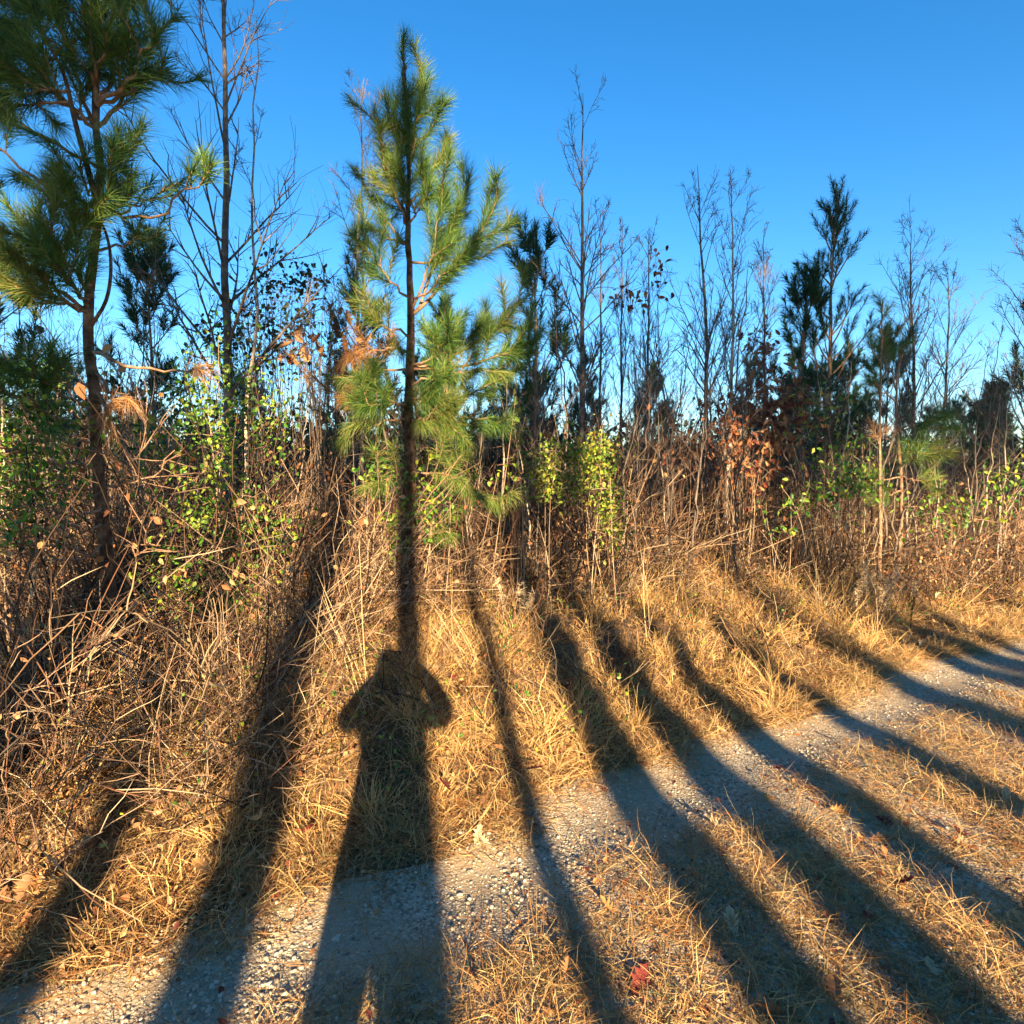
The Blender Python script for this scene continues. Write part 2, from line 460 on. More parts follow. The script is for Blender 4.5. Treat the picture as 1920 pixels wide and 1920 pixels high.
# --- slender pine in the middle
r = np.random.default_rng(11)
D1 = 8.3
root = thing('pine_tree', 'slender young pine with dark straight trunk in the middle, behind the photographer\'s shadow', 'tree', (0, 0, 0), 'pines at the wood edge')
pp = [W(772, 1235, D1), W(770, 1000, D1), W(767, 780, D1), W(770, 600, D1), W(765, 430, D1), W(766, 300, D1 + .05), W(760, 200, D1), W(757, 110, D1), W(757, 72, D1)]
pp[0][2] = ground_z(pp[0][0], pp[0][1]) - .1
root.location = pp[0]
off = pp[0].copy()
class Local:
    pass
def loc(p): return np.asarray(p) - off
mb = MB(); TP, TR = trunk_tube(mb, [loc(p) for p in pp], .068, .008, 34, 12, r, .004)
mb.build('trunk', M['pine_bark'], root)
TPw = TP + off
def cb(y0, x1, y1, dd=0., style='needle', **k):
    """branch of the middle pine: leaves the trunk at row y0, ends at x1,y1"""
    a = trunk_at(TPw, y0, D1); pine_branch(root, loc(a), loc(W(x1, y1, D1 + dd * 1.5)), r, style=style, **k)
# leader and upright upper shoots
cb(190, 757, 66, 0, shoots=0, t_in=.0, sag=0, dens=520, nlen=.13)
cb(330, 758, 190, .02, shoots=3, t_in=.0, sag=0, dens=700, shoot_len=.3)
cb(300, 792, 130, .1, 'needle_mix', shoots=3, sag=.12, dens=620, shoot_len=.3, nlen=.15)
cb(320, 785, 210, -.15, 'needle', shoots=5, sag=.1, dens=720, shoot_len=.42)
cb(400, 740, 215, -.1, shoots=4, sag=.12, dens=600)
cb(400, 838, 262, .1, 'needle_mix', shoots=3, sag=.2, dens=620, shoot_len=.28)
cb(410, 702, 205, .2, 'needle', shoots=3, sag=.25, dens=420, shoot_len=.3, nlen=.14)
cb(420, 720, 300, -.2, 'needle_mix', shoots=4, sag=.2)
cb(430, 745, 330, .25, shoots=4, sag=.2)
cb(420, 800, 340, -.2, shoots=5, sag=.2, dens=620)
cb(470, 668, 318, .3, 'needle_mix', shoots=3, sag=.2, dens=380, nlen=.13)
cb(470, 690, 420, .1, shoots=4, sag=.2)
# big right limb
cb(590, 880, 330, .15, shoots=6, sag=.16, r0=.017, shoot_len=.44)
cb(590, 935, 365, -.15, shoots=6, sag=.2, r0=.017, shoot_len=.44)
cb(585, 830, 360, -.3, shoots=5, sag=.15, r0=.013, shoot_len=.4)
cb(500, 955, 455, .3, 'needle_mix', shoots=3, sag=.14, dens=420)
cb(560, 860, 480, -.35, shoots=4, sag=.2)
cb(560, 690, 455, -.2, shoots=5, sag=.22)
# lower limbs
cb(640, 690, 590, -.3, 'needle_mix', shoots=4, sag=.15)
cb(650, 665, 655, .1, 'needle_dead', shoots=4, sag=-.1, droop=.55, dens=420)
cb(690, 850, 625, -.3, 'needle', shoots=5, sag=.05, dens=600)
cb(680, 985, 560, .1, 'needle_mix', shoots=5, sag=.15, r0=.015)
cb(690, 950, 610, .35, 'needle', shoots=6, sag=.12, r0=.015)
cb(690, 1000, 640, -.1, 'needle', shoots=5, sag=.1, r0=.014)
cb(730, 900, 690, -.25, 'needle_mix', shoots=4, sag=0, droop=.5, dens=380)
cb(760, 690, 760, -.45, 'needle', shoots=5, sag=-.06, droop=.3, dens=640, nlen=.19)
cb(700, 668, 705, -.3, 'needle_mix', shoots=3, sag=-.08, droop=.5, dens=420)
cb(760, 640, 745, -.2, 'needle_dead', shoots=4, sag=-.06, droop=.35, dens=480)
cb(780, 655, 800, -.3, 'needle_mix', shoots=4, sag=-.1, droop=.35, dens=480)
cb(770, 820, 715, -.45, 'needle', shoots=4, sag=-.02, droop=.25, dens=560)
cb(790, 800, 790, -.4, 'needle_mix', shoots=4, sag=-.1, droop=.5, dens=450)
cb(800, 850, 800, -.35, 'needle_mix', shoots=4, sag=-.08, droop=.35, dens=520)
cb(760, 975, 690, .2, 'needle', shoots=5, sag=.05, dens=480)
cb(800, 945, 800, .0, 'needle', shoots=2, sag=-.1, droop=.4, dens=520)
cb(880, 870, 905, -.5, 'needle_mix', shoots=3, sag=-.12, droop=.4, dens=560)
cb(900, 928, 940, -.3, 'needle_mix', shoots=2, sag=-.15, droop=.55, dens=480)
cb(880, 715, 905, -.4, 'needle_mix', shoots=3, sag=-.08, droop=.4, dens=420)
cb(1000, 845, 1000, -.4, 'needle_mix', shoots=1, sag=-.1, droop=.4, dens=380)

# --- left pine, taller, crown out of the frame
r = np.random.default_rng(12)
D2 = 5.7
root = thing('pine_tree', 'tall pine on the left with crooked brown trunk and dense dark crown', 'tree', (0, 0, 0), 'pines at the wood edge')
pp = [W(212, 1245, D2), W(200, 1080, D2), W(183, 850, D2), W(175, 720, D2), W(164, 620, D2), W(176, 480, D2), W(188, 330, D2), W(180, 200, D2), W(182, 60, D2), W(172, -150, D2), W(176, -330, D2)]
pp[0][2] = ground_z(pp[0][0], pp[0][1]) - .1
root.location = pp[0]; off = pp[0].copy()
mb = MB(); TP, TR = trunk_tube(mb, [loc(p) for p in pp], .042, .010, 44, 14, r, .003)
mb.build('trunk', M['pine_bark'], root)
TPw = TP + off
mb = MB()
fork = [W(172, 610, D2), W(200, 560, D2 - .1), W(208, 500, D2 - .1), W(196, 430, D2 - .08), W(178, 400, D2 - .05)]
trunk_tube(mb, [loc(p) for p in fork], .011, .007, 16, 8, flare=0)
mb.build('side_stem', M['pine_bark'], root)
fork = [W(182, 380, D2 - .05), W(160, 300, D2 - .15), W(140, 225, D2 - .2), W(112, 120, D2 - .25), W(75, 60, D2 - .3)]
mb = MB(); FP, _ = trunk_tube(mb, [loc(p) for p in fork], .018, .008, 18, 8, flare=0)
mb.build('side_stem', M['pine_bark'], root)
FPw = FP + off
def lb(y0, x1, y1, dd=0., style='needle', src=None, **k):
    a = trunk_at(TPw if src is None else src, y0, D2); k['nlen'] = k.get('nlen', .17) * .82; k['shoot_len'] = k.get('shoot_len', .36) * .78; k['r0'] = k.get('r0', .012) * .78; k['dens'] = k.get('dens', 560) * .95
    pine_branch(root, loc(a), loc(W(x1, y1, D2 + dd)), r, style=style, **k)
for y0, x1, y1, dd in [(250, 60, 110, -.3), (240, 20, 60, .1), (230, 110, 20, .3), (220, 150, -40, -.3), (200, 230, 20, .2), (190, 290, 60, -.2), (210, 310, 110, .1), (240, 330, 30, .4),
                       (120, 60, -80, 0), (100, 240, -80, .2), (60, 130, -160, -.2), (40, 270, -110, -.3), (-60, 60, -220, .1), (-60, 290, -240, 0), (-140, 130, -330, .2), (-160, 230, -350, -.2), (-220, 178, -460, 0),
                       (150, 200, 60, -.35)]:
    lb(y0, x1, y1, dd, shoots=4, sag=.16, r0=.017, dens=420, nlen=.19, shoot_len=.46, t_in=.25)
for y0, x1, y1, dd in [(200, 20, 150, -.2), (150, 0, 70, .1), (150, 60, 20, -.3), (110, 60, 10, -.1), (225, 0, 195, .2)]:
    lb(y0, x1, y1, dd, src=FPw, shoots=6, sag=.1, dens=560, nlen=.19, shoot_len=.44, t_in=.3)
lb(335, -40, 200, -.1, 'needle_mix', shoots=4, sag=.02, t_in=.6, r0=.013, dens=440)
lb(395, -60, 240, -.3, 'needle', shoots=4, sag=.05, t_in=.65, r0=.014, dens=420)
lb(400, 30, 330, .3, 'needle', shoots=4, sag=.1, t_in=.4)
lb(390, 140, 290, -.3, 'needle', shoots=4, sag=.1, dens=420)
lb(400, 235, 280, -.2, 'needle', shoots=5, sag=.2)
lb(405, 245, 330, .3, 'needle', shoots=4, sag=.2, dens=460)
lb(400, 392, 325, -.1, 'needle', shoots=4, sag=.28, t_in=.8, r0=.014, dens=520, shoot_len=.22)
lb(395, 310, 350, .3, 'needle', shoots=3, sag=.2, t_in=.5, dens=400)
lb(420, 165, 385, -.35, 'needle', shoots=4, sag=.1, dens=600)
lb(430, 130, 375, -.3, 'needle_mix', shoots=5, sag=.1, dens=600)
lb(560, 95, 440, -.4, 'needle_mix', shoots=6, sag=.15, r0=.015, dens=640, nlen=.19)
lb(570, 60, 390, -.1, 'needle', shoots=6, sag=.15, r0=.015, dens=560)
lb(575, 20, 470, -.5, 'needle_mix', shoots=6, sag=.1, r0=.015, dens=640, nlen=.19)
lb(580, -30, 520, -.2, 'needle_mix', shoots=6, sag=.1, r0=.014, dens=600)
lb(585, 110, 500, -.5, 'needle', shoots=5, sag=.1, dens=560)
lb(590, 75, 545, -.4, 'needle_mix', shoots=4, sag=0, droop=.25, dens=460)
lb(600, -40, 420, .2, 'needle', shoots=5, sag=.1)
lb(480, 300, 440, .4, 'needle', shoots=4, sag=.1, t_in=.5, dens=340)
lb(780, 20, 690, -.8, 'needle', shoots=6, sag=-.02, droop=.3, dens=620, nlen=.2, t_in=.45)
lb(790, -40, 720, -.9, 'needle', shoots=6, sag=-.02, droop=.3, dens=600, nlen=.2, t_in=.4)
for y0, x1, y1, dd in [(860, -20, 815, -.8), (905, -30, 880, -.7), (940, 10, 930, -.9), (985, 60, 960, -.8), (1010, -10, 1000, -.9), (1010, 20, 1040, -.7), (830, 60, 790, -.5), (770, 110, 690, -.3), (870, 300, 800, .3), (920, 330, 850, .2), (1020, 310, 1010, -.3)]:
    a = trunk_at(TPw, y0, D2)
    c = W(x1, y1, D2 + dd); P = bez(a, (a + c) / 2 + np.array([0, 0, -.10]), c, 10); P[1:] += r.normal(size=(9, 3)) * .018
    mb = MB(); tubes(mb, loc(P), np.linspace(.009, .003, 10), 6)
    t = r.uniform(.3, .95, 7); p, tn = at_t(np.repeat(loc(P)[None], 7, 0), t)
    S = grow(p, nrm(tn + rdirs(7, r) * .8), r.uniform(.15, .5, 7), 6, .15, 0, r)
    tubes(mb, S, np.linspace(.0045, .002, 6)[None] * np.ones((7, 1)), 4)
    mb.build('dead_branch', M['pine_limb'], root)
for x1, y1 in [(240, 745), (370, 690), (205, 790)]:
    a = trunk_at(TPw, y1 - 40, D2)
    pine_branch(root, loc(a), loc(W(x1, y1, D2 - .2)), r, style='needle_dead', shoots=1, sag=.1, t_in=.85, droop=.6, dens=420, shoot_len=.15)

# --- bare hardwoods
def bare_tree(rr, H, r0, nb, spread, t_lo=.25, wob=.02, asc=(40, 62), fine=1.0, lean=(0, 0), twig_r=.0028, up=.035):
    """returns trunk polyline+radii and, for each limb, (limb, side branches, twigs)"""
    n = 16
    z = np.linspace(0, 1, n)
    P = np.stack([lean[0] * z ** 1.3, lean[1] * z ** 1.3, H * z], 1); P[1:, :2] += np.cumsum(rr.normal(size=(n - 1, 2)) * wob * .7, 0)
    twig_r = twig_r * .64; r0 = r0 * .82
    R = np.maximum(r0 * (1 - z) ** .8, 0) + twig_r * 1.1
    t = np.sort(rr.uniform(t_lo, .97, nb)); az = np.arange(nb) * 2.4 + rr.uniform(-.5, .5, nb)
    p, tn = at_t(np.repeat(P[None], nb, 0), t)
    el = np.radians(rr.uniform(asc[0], asc[1], nb)) * (1 - .3 * t)
    d = np.stack([np.cos(az) * np.sin(el), np.sin(az) * np.sin(el), np.cos(el)], 1)
    Ln = spread * (1.15 - t) ** .75 * rr.uniform(.55, 1.15, nb)
    B = grow(p, d, Ln, 9, .045, up, rr)
    rb = np.interp(t, z, R) * .42
    out = []
    m = max(3, int(8 * fine))
    for i in range(nb):
        t2 = rr.uniform(.2, .95, m); p2, tn2 = at_t(np.repeat(B[i][None], m, 0), t2)
        d2 = nrm(tn2 * .9 + nrm(np.cross(tn2, rdirs(m, rr))) * .75 + np.array([0, 0, .1]))
        S = grow(p2, d2, Ln[i] * rr.uniform(.2, .5, m) * (1.2 - t2), 6, .10, .06, rr)
        k = max(2, int(3 * fine)); idx = np.repeat(np.arange(m), k)
        t3 = rr.uniform(.15, .9, len(idx)); p3, tn3 = at_t(S[idx], t3)
        d3 = nrm(tn3 + nrm(np.cross(tn3, rdirs(len(idx), rr))) * .8)
        T = grow(p3, d3, Ln[i] * rr.uniform(.08, .22, len(idx)), 4, .12, .05, rr)
        out.append((B[i], np.linspace(max(rb[i], twig_r * 1.6), twig_r, 9), S, np.linspace(max(rb[i] * .5, twig_r * 1.2), twig_r * .8, 6), T, np.linspace(twig_r * .95, twig_r * .6, 4)))
    return P, R, out

def add_limb(mb, l):
    tubes(mb, l[0], l[1], 5); tubes(mb, l[2], np.repeat(l[3][None], len(l[2]), 0), 4); tubes(mb, l[4], np.repeat(l[5][None], len(l[4]), 0), 3)

def hero_bare(label, px, ybase, ytop, d, r0, nb, spread, seed, mat='grey_bark', tmat='grey_bark', split=True, group='bare saplings at the wood edge', top_px=None, **k):
    rr = np.random.default_rng(seed)
    b = W(px, ybase, d); b[2] = ground_z(b[0], b[1]) - .05
    top = W(top_px if top_px is not None else px, ytop, d)
    root = thing('bare_tree', label, 'tree', b, group)
    P, R, limbs = bare_tree(rr, top[2] - b[2], r0, nb, spread, lean=(top[0] - b[0], 0), **k)
    mb = MB(); tubes(mb, P, R, 10); mb.build('trunk', M[mat], root)
    if split:
        for l in limbs:
            mb = MB(); add_limb(mb, l); mb.build('branch', M[tmat], root)
    else:
        mb = MB()
        for l in limbs: add_limb(mb, l)
        mb.build('crown', M[tmat], root)
    return root

hero_bare('tall bare hardwood with straight grey trunk and fine rising branches right of the left pine', 437, 1050, -260, 9.2, .062, 30, 2.1, 21, top_px=412, t_lo=.30, wob=.012, asc=(38, 60), fine=1.0, twig_r=.0032)
hero_bare('thin pale bare stem standing close against the tall bare hardwood', 466, 1040, 60, 8.9, .024, 8, .8, 22, mat='pale_bark', top_px=480, t_lo=.4, wob=.03, asc=(25, 45), twig_r=.003)
hero_bare('very tall pointed bare sapling alone against the sky right of the middle pine', 1086, 900, 175, 13.0, .055, 34, 1.75, 23, top_px=1093, t_lo=.30, wob=.012, asc=(35, 55), fine=.9, twig_r=.0036)
hero_bare('bare sapling with bluish grey stem between vine mass and red-leaved shrub', 1325, 900, 310, 16, .055, 26, 2.0, 24, top_px=1312, t_lo=.35, wob=.02, asc=(25, 45), fine=.9, twig_r=.004)
hero_bare('pale straight bare sapling just left of the red-leaved shrub', 1362, 950, 335, 12.5, .038, 22, 1.6, 25, mat='pale_bark', top_px=1366, t_lo=.35, asc=(25, 45), twig_r=.0034)
hero_bare('bushy bare tree against the sky at the right', 1712, 900, 430, 20, .06, 34, 2.3, 26, top_px=1708, t_lo=.25, asc=(25, 45), twig_r=.0048, split=False)
hero_bare('slim bare tree right of the bushy one against the sky', 1765, 900, 500, 21, .05, 26, 2.0, 27, top_px=1775, t_lo=.3, asc=(28, 50), twig_r=.0048, split=False)
hero_bare('bare tree cut by the right edge of the picture', 1925, 900, 430, 18, .06, 30, 2.2, 28, t_lo=.25, asc=(30, 55), twig_r=.0045, split=False)
hero_bare('thin bare sapling rising behind the middle pine\'s left side', 678, 900, 150, 12.0, .034, 26, 1.7, 29, t_lo=.35, asc=(28, 48), twig_r=.0033, split=False)
hero_bare('bare sapling with few dark leaves left of the bluish sapling', 1215, 900, 440, 13.5, .035, 20, 1.3, 30, t_lo=.35, asc=(20, 40), twig_r=.0036, split=False)
hero_bare('slim bare sapling close right of the tall pointed one', 1118, 900, 400, 15, .032, 22, 1.3, 31, t_lo=.35, asc=(20, 42), twig_r=.0038, split=False)
hero_bare('short bare sapling between the tall pointed one and the vine mass', 1165, 900, 410, 14.5, .03, 20, 1.2, 32, t_lo=.35, asc=(20, 42), twig_r=.0038, split=False)
hero_bare('bare sapling right of the red-leaved shrub with steep branches', 1432, 900, 420, 17, .04, 22, 1.6, 33, t_lo=.3, asc=(18, 38), twig_r=.0042, split=False)

# filler saplings of the thicket: shared shapes, each its own thing
SAP = []
for k in range(15):
    rr = np.random.default_rng(200 + k)
    lo = (20, 30, 38, 48, 25)[k % 5]
    P, R, limbs = bare_tree(rr, 1.0, (.0045, .0065, .005)[k % 3], int(rr.integers(9, 24)), rr.uniform(.2, .42), t_lo=rr.uniform(.15, .5), wob=rr.uniform(.006, .02), asc=(lo, lo + 28), fine=rr.uniform(.5, .9), twig_r=.0008, up=rr.uniform(-.03, .05), lean=tuple(rr.normal(size=2) * .07))
    a = MB(); tubes(a, P, R, 7); b = MB()
    if k % 4 == 1:                                # forked stem
        P2, Rb2, l2 = bare_tree(rr, .62, .0035, 9, .22, t_lo=.3, wob=.01, asc=(25, 50), fine=.6, twig_r=.0008, lean=tuple(rr.normal(size=2) * .12))
        sh = P[4]; tubes(a, P2 + sh, Rb2, 6); limbs = limbs + [(l[0] + sh, l[1], l[2] + sh, l[3], l[4] + sh, l[5]) for l in l2]
    for l in limbs: add_limb(b, l)
    pale = k % 3 == 0
    SAP.append((a.mesh('trunk', M['pale_bark' if pale else 'grey_bark']), b.mesh('crown', M['twig'])))
rr = np.random.default_rng(5)
def sapling(px, d, ytop, i, label, group, cat='sapling'):
    b = W(px, 900, d); b[2] = ground_z(b[0], b[1]) - .03
    h = W(px, ytop, d)[2] - b[2]
    root = thing('bare_sapling', label, cat, b, group, rr.uniform(0, 6.28), max(h, .6))
    link('trunk', SAP[i][0], root); link('crown', SAP[i][1], root)
    root.rotation_euler = (rr.normal() * .05, rr.normal() * .05, root.rotation_euler[2])
zones = [(0, 160, 'left of the left pine', 18, 430, 700, 9.2),
         (205, 320, 'close right of the left pine', 12, 420, 700, 9.6), (320, 420, 'left of the tall bare hardwood', 10, 440, 700, 9.6),
         (460, 560, 'right of the tall bare hardwood', 12, 480, 720, 9.8), (570, 740, 'close left of the middle pine', 14, 420, 740, 10),
         (790, 930, 'close right of the middle pine', 10, 500, 770, 10), (940, 1070, 'left of the tall pointed sapling', 14, 520, 780, 10),
         (1100, 1230, 'right of the tall pointed sapling', 24, 480, 790, 10.5), (1240, 1380, 'left of the red-leaved oak shrub', 24, 490, 800, 10.5),
         (1400, 1530, 'behind the red-leaved oak shrub', 10, 590, 830, 11.5), (1560, 1690, 'right of the far tall pine', 16, 600, 830, 11.5),
         (1700, 1800, 'beside the sparse green pine', 14, 600, 850, 12), (1810, 1930, 'at the right edge', 12, 560, 850, 12)]
for x0, x1, where, n, y0, y1, dmin in zones:
    for k in range(n):
        i = int(rr.integers(15)); px = rr.uniform(x0, x1); yt = y0 + (y1 - y0) * rr.uniform(0, 1) ** .6; d = dmin + 8 * rr.uniform(0, 1) ** 1.5
        lab = '%s %s%s bare sapling %s, in the %s thicket' % ('tall' if yt < (y0 + y1) / 2 - 40 else 'middling' if yt < (y0 + y1) / 2 + 60 else 'low', 'pale' if i % 3 == 0 else 'grey', ' forked' if i % 4 == 1 else ' stout' if i % 3 == 1 else ' leaning' if i % 5 == 2 else ' straight', where, 'front' if d < dmin + 2 else 'deeper')
        sapling(px, d, yt, i, lab, 'bare saplings ' + where)

# --- dark pines farther back
def far_pine(seed, H, nb, base, spread, nlen, width, per_m, bush=False):
    rr = np.random.default_rng(seed)
    tb = MB(); n = 18; z = np.linspace(0, 1, n)
    P = np.stack([np.cumsum(rr.normal(size=n) * .012), np.cumsum(rr.normal(size=n) * .012), H * z], 1); P -= P[0]
    tubes(tb, P, np.maximum(.085 * (1 - z) ** .8, .012) * H / 8, 8)
    t = np.sort(rr.uniform(base, .97, nb)); az = np.arange(nb) * 2.4 + rr.uniform(-.4, .4, nb)
    p, tn = at_t(np.repeat(P[None], nb, 0), t)
    el = np.radians(70 - 42 * t)
    d = np.stack([np.cos(az) * np.sin(el), np.sin(az) * np.sin(el), np.cos(el)], 1)
    Ln = spread * (1.12 - t) ** .7 * rr.uniform(.7, 1.15, nb)
    B = grow(p, d, Ln, 8, .06, .10, rr)
    tubes(tb, B, np.linspace(.022, .007, 8)[None] * np.ones((nb, 1)) * H / 8, 5)
    m = 4; idx = np.repeat(np.arange(nb), m)
    t2 = rr.uniform(.4, .97, len(idx)); p2, tn2 = at_t(B[idx], t2)
    S = grow(p2, nrm(tn2 + nrm(np.cross(tn2, rdirs(len(idx), rr))) * .7 + np.array([0, 0, .3])), spread * .26 * rr.uniform(.6, 1.2, len(idx)), 5, .06, .1, rr)
    tubes(tb, S, np.linspace(.009, .005, 5)[None] * np.ones((len(idx), 1)) * H / 8, 3)
    nbm = MB()
    top = P[-4:][None]; tip = np.concatenate([top, top[:, -1:] + np.array([0, 0, .35])], 1)
    q = np.linspace(.5, .999, 5)
    Bt = np.stack([at_t(B, np.full(nb, x))[0] for x in q], 1)
    for A in (S, Bt, tip):
        needle_shoots(nbm, A, rr, per_m, nlen, width, .15, (15, 55), .06, 2)
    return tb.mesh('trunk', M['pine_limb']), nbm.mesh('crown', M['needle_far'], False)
FP_TALL = far_pine(301, 8.6, 32, .34, 1.9, .20, .009, 95)
FP = [far_pine(302 + k, 6.0, 30, .18, 1.8, .26, .014, 110) for k in range(4)]
def put_pine(mesh, px, d, ytop, H, label, group, rz=0):
    b = W(px, 900, d); b[2] = ground_z(b[0], b[1]) - .1
    root = thing('pine_tree', label, 'tree', b, group, rz, (W(px, ytop, d)[2] - b[2]) / H)
    link('trunk', mesh[0], root); link('crown', mesh[1], root, 'stuff')
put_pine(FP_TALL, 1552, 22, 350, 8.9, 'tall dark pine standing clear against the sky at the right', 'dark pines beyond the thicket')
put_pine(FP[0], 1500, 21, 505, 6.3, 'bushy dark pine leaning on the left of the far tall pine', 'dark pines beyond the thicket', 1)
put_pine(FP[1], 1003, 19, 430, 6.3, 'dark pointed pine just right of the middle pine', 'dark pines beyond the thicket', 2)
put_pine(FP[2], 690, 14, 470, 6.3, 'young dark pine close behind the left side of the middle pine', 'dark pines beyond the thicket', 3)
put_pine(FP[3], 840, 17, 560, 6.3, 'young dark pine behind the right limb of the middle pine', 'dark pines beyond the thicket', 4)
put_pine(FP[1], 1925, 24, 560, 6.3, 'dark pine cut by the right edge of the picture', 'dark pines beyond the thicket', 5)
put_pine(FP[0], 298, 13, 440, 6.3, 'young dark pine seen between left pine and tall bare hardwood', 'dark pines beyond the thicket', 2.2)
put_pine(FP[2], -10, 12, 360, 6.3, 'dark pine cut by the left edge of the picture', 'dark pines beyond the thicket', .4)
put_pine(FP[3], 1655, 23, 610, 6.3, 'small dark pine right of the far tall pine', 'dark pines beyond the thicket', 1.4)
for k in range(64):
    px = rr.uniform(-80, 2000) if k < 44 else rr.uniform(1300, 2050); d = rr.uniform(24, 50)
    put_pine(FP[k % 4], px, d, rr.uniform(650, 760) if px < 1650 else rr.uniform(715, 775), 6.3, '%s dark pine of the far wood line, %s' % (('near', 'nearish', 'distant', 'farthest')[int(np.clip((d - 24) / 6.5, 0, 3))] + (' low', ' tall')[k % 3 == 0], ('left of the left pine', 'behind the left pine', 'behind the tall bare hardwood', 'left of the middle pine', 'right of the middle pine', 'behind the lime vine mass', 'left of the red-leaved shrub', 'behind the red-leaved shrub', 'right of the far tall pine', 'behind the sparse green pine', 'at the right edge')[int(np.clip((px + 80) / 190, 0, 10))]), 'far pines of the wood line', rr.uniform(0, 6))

# --- young green pine at the right (sparse, spread tufts)
r = np.random.default_rng(41); D3 = 12.0
root = thing('pine_tree', 'sparse young pine with bright green tufts near the right edge', 'tree', (0, 0, 0), 'pines at the wood edge')
b = W(1685, 1050, D3); b[2] = ground_z(b[0], b[1]) - .05; off = b.copy(); root.location = b
mb = MB(); TP, _ = trunk_tube(mb, [loc(b), loc(W(1690, 900, D3)), loc(W(1680, 760, D3)), loc(W(1690, 640, D3))], .035, .008, 22, 9, r, .004); mb.build('trunk', M['pine_limb'], root)
TPw = TP + off
for y0, x1, y1, dd, st in [(800, 1770, 785, -.3, 'needle'), (790, 1730, 800, -.4, 'needle'), (810, 1790, 800, 0, 'needle'), (850, 1745, 850, -.3, 'needle_mix'), (870, 1720, 860, -.4, 'needle'), (900, 1740, 905, -.3, 'needle_mix'), (900, 1620, 910, -.2, 'needle'), (760, 1640, 720, 0, 'needle_mix'), (720, 1700, 640, 0, 'needle_far'), (740, 1650, 640, .2, 'needle_mix'), (920, 1660, 935, -.4, 'needle')]:
    a = trunk_at(TPw, y0, D3); pine_branch(root, loc(a), loc(W(x1, y1, D3 + dd)), r, style=st, shoots=3, sag=0, t_in=.55, dens=420, shoot_len=.28, nlen=.19)
for px, yt, lab in [(1655, 560, 'slim young pine with reddish stem left of the sparse green one')]:
    b = W(px, 1000, 11.6); b[2] = ground_z(b[0], b[1]); root = thing('pine_tree', lab, 'tree', b, 'pines at the wood edge'); off = b.copy()
    mb = MB(); TP, _ = trunk_tube(mb, [loc(b), loc(W(px - 5, 800, 11.6)), loc(W(px, yt, 11.6))], .028, .006, 20, 8, r, .004); mb.build('trunk', M['pine_limb'], root); TPw = TP + off
    for y0, x1, y1, st in [(640, 1650, 570, 'needle_mix'), (680, 1625, 640, 'needle_mix'), (700, 1685, 650, 'needle'), (830, 1640, 815, 'needle_dead'), (740, 1640, 700, 'needle')]:
        pine_branch(root, loc(trunk_at(TPw, y0, 11.6)), loc(W(x1, y1, 11.5)), r, style=st, shoots=2, sag=.05, t_in=.5, dens=360, shoot_len=.2, nlen=.15)

# ------------------------------------------------------------------ pines behind the photographer (they throw the long shadows)
BP = []
for k in range(3):
    q = np.random.default_rng(400 + k)
    tb = MB(); n = 24; z = np.linspace(0, 1, n); H = 15.0
    P = np.stack([np.cumsum(q.normal(size=n) * .012), np.cumsum(q.normal(size=n) * .012), H * z], 1); P -= P[0]
    tubes(tb, P, .5 * (1 - .78 * z) * (1 + .3 * np.exp(-z * 30)), 14)      # unit-ish width, scaled per tree
    ca = MB(); nb = 46
    t = np.sort(q.uniform(.50, .98, nb)); az = np.arange(nb) * 2.4
    p, tn = at_t(np.repeat(P[None], nb, 0), t); el = np.radians(82 - 45 * (t - .5) / .5)
    B = grow(p, np.stack([np.cos(az) * np.sin(el), np.sin(az) * np.sin(el), np.cos(el)], 1), 2.4 * (1.25 - t) ** .5 * q.uniform(.7, 1.2, nb), 7, .07, .06, q)
    lm = MB(); tubes(lm, B, np.linspace(.03, .012, 7)[None] * np.ones((nb, 1)), 5)
    m = 6; idx = np.repeat(np.arange(nb), m); t2 = q.uniform(.3, 1, len(idx)); p2, tn2 = at_t(B[idx], t2)
    S = grow(p2, nrm(tn2 + rdirs(len(idx), q) * .8), .5 * q.uniform(.6, 1.2, len(idx)), 5, .08, .08, q)
    needle_shoots(ca, S, q, 130, .26, .022, .0, (20, 65), .06, 1)
    BP.append((P, tb, lm.mesh('branches', M['pine_limb']), ca.mesh('crown', M['needle'], False)))
WIDE = (1.0, 1.1, 1.05, 1.2, 1.3, 1.25, 1.35, 1.5, 1.4, 1.3)
HIGH = (1, 2, 2, 2, 2, 2, 2, 1, 1, 1)
def shadow_pine(x0, y0, width, D, i, k, label='tall straight pine standing in the wood behind the photographer', crown=True, sc=1.0):
    """trunk standing D behind the camera so that its shadow runs over the ground point x0,y0"""
    x = x0 + math.tan(AZ) * (y0 + D)
    root = thing('pine_tree', label, 'tree', (x, -D, ground_z(x, -D) - .1), 'pines behind the photographer', k * 1.3, sc)
    P, tb, lm, ca = BP[i]
    key = 'w%.2f_%d' % (width, i)
    # trunk of this girth
    m = MB(); V = np.concatenate(tb.v).reshape(24, 14, 3); c = P[:, None, :]
    m.add(c + (V - c) * width, [tb.f[0]])
    m.build('trunk', M['pine_bark'], root)
    if crown:
        link('branches', lm, root); link('crown', ca, root, 'stuff')
def gnd(px, py):
    p = W(px, py, 1.0); k = CAMZ / (CAMZ - p[2]); return p[0] * k, p[1] * k
def gnd_surf(px, py):
    z = 0.0
    for _ in range(8):
        p = W(px, py, 1.0); k = (CAMZ - z) / (CAMZ - p[2]); x, y = p[0] * k, p[1] * k; z = .5 * z + .5 * float(surf_z(np.array(x), np.array(y)))
    return x, y
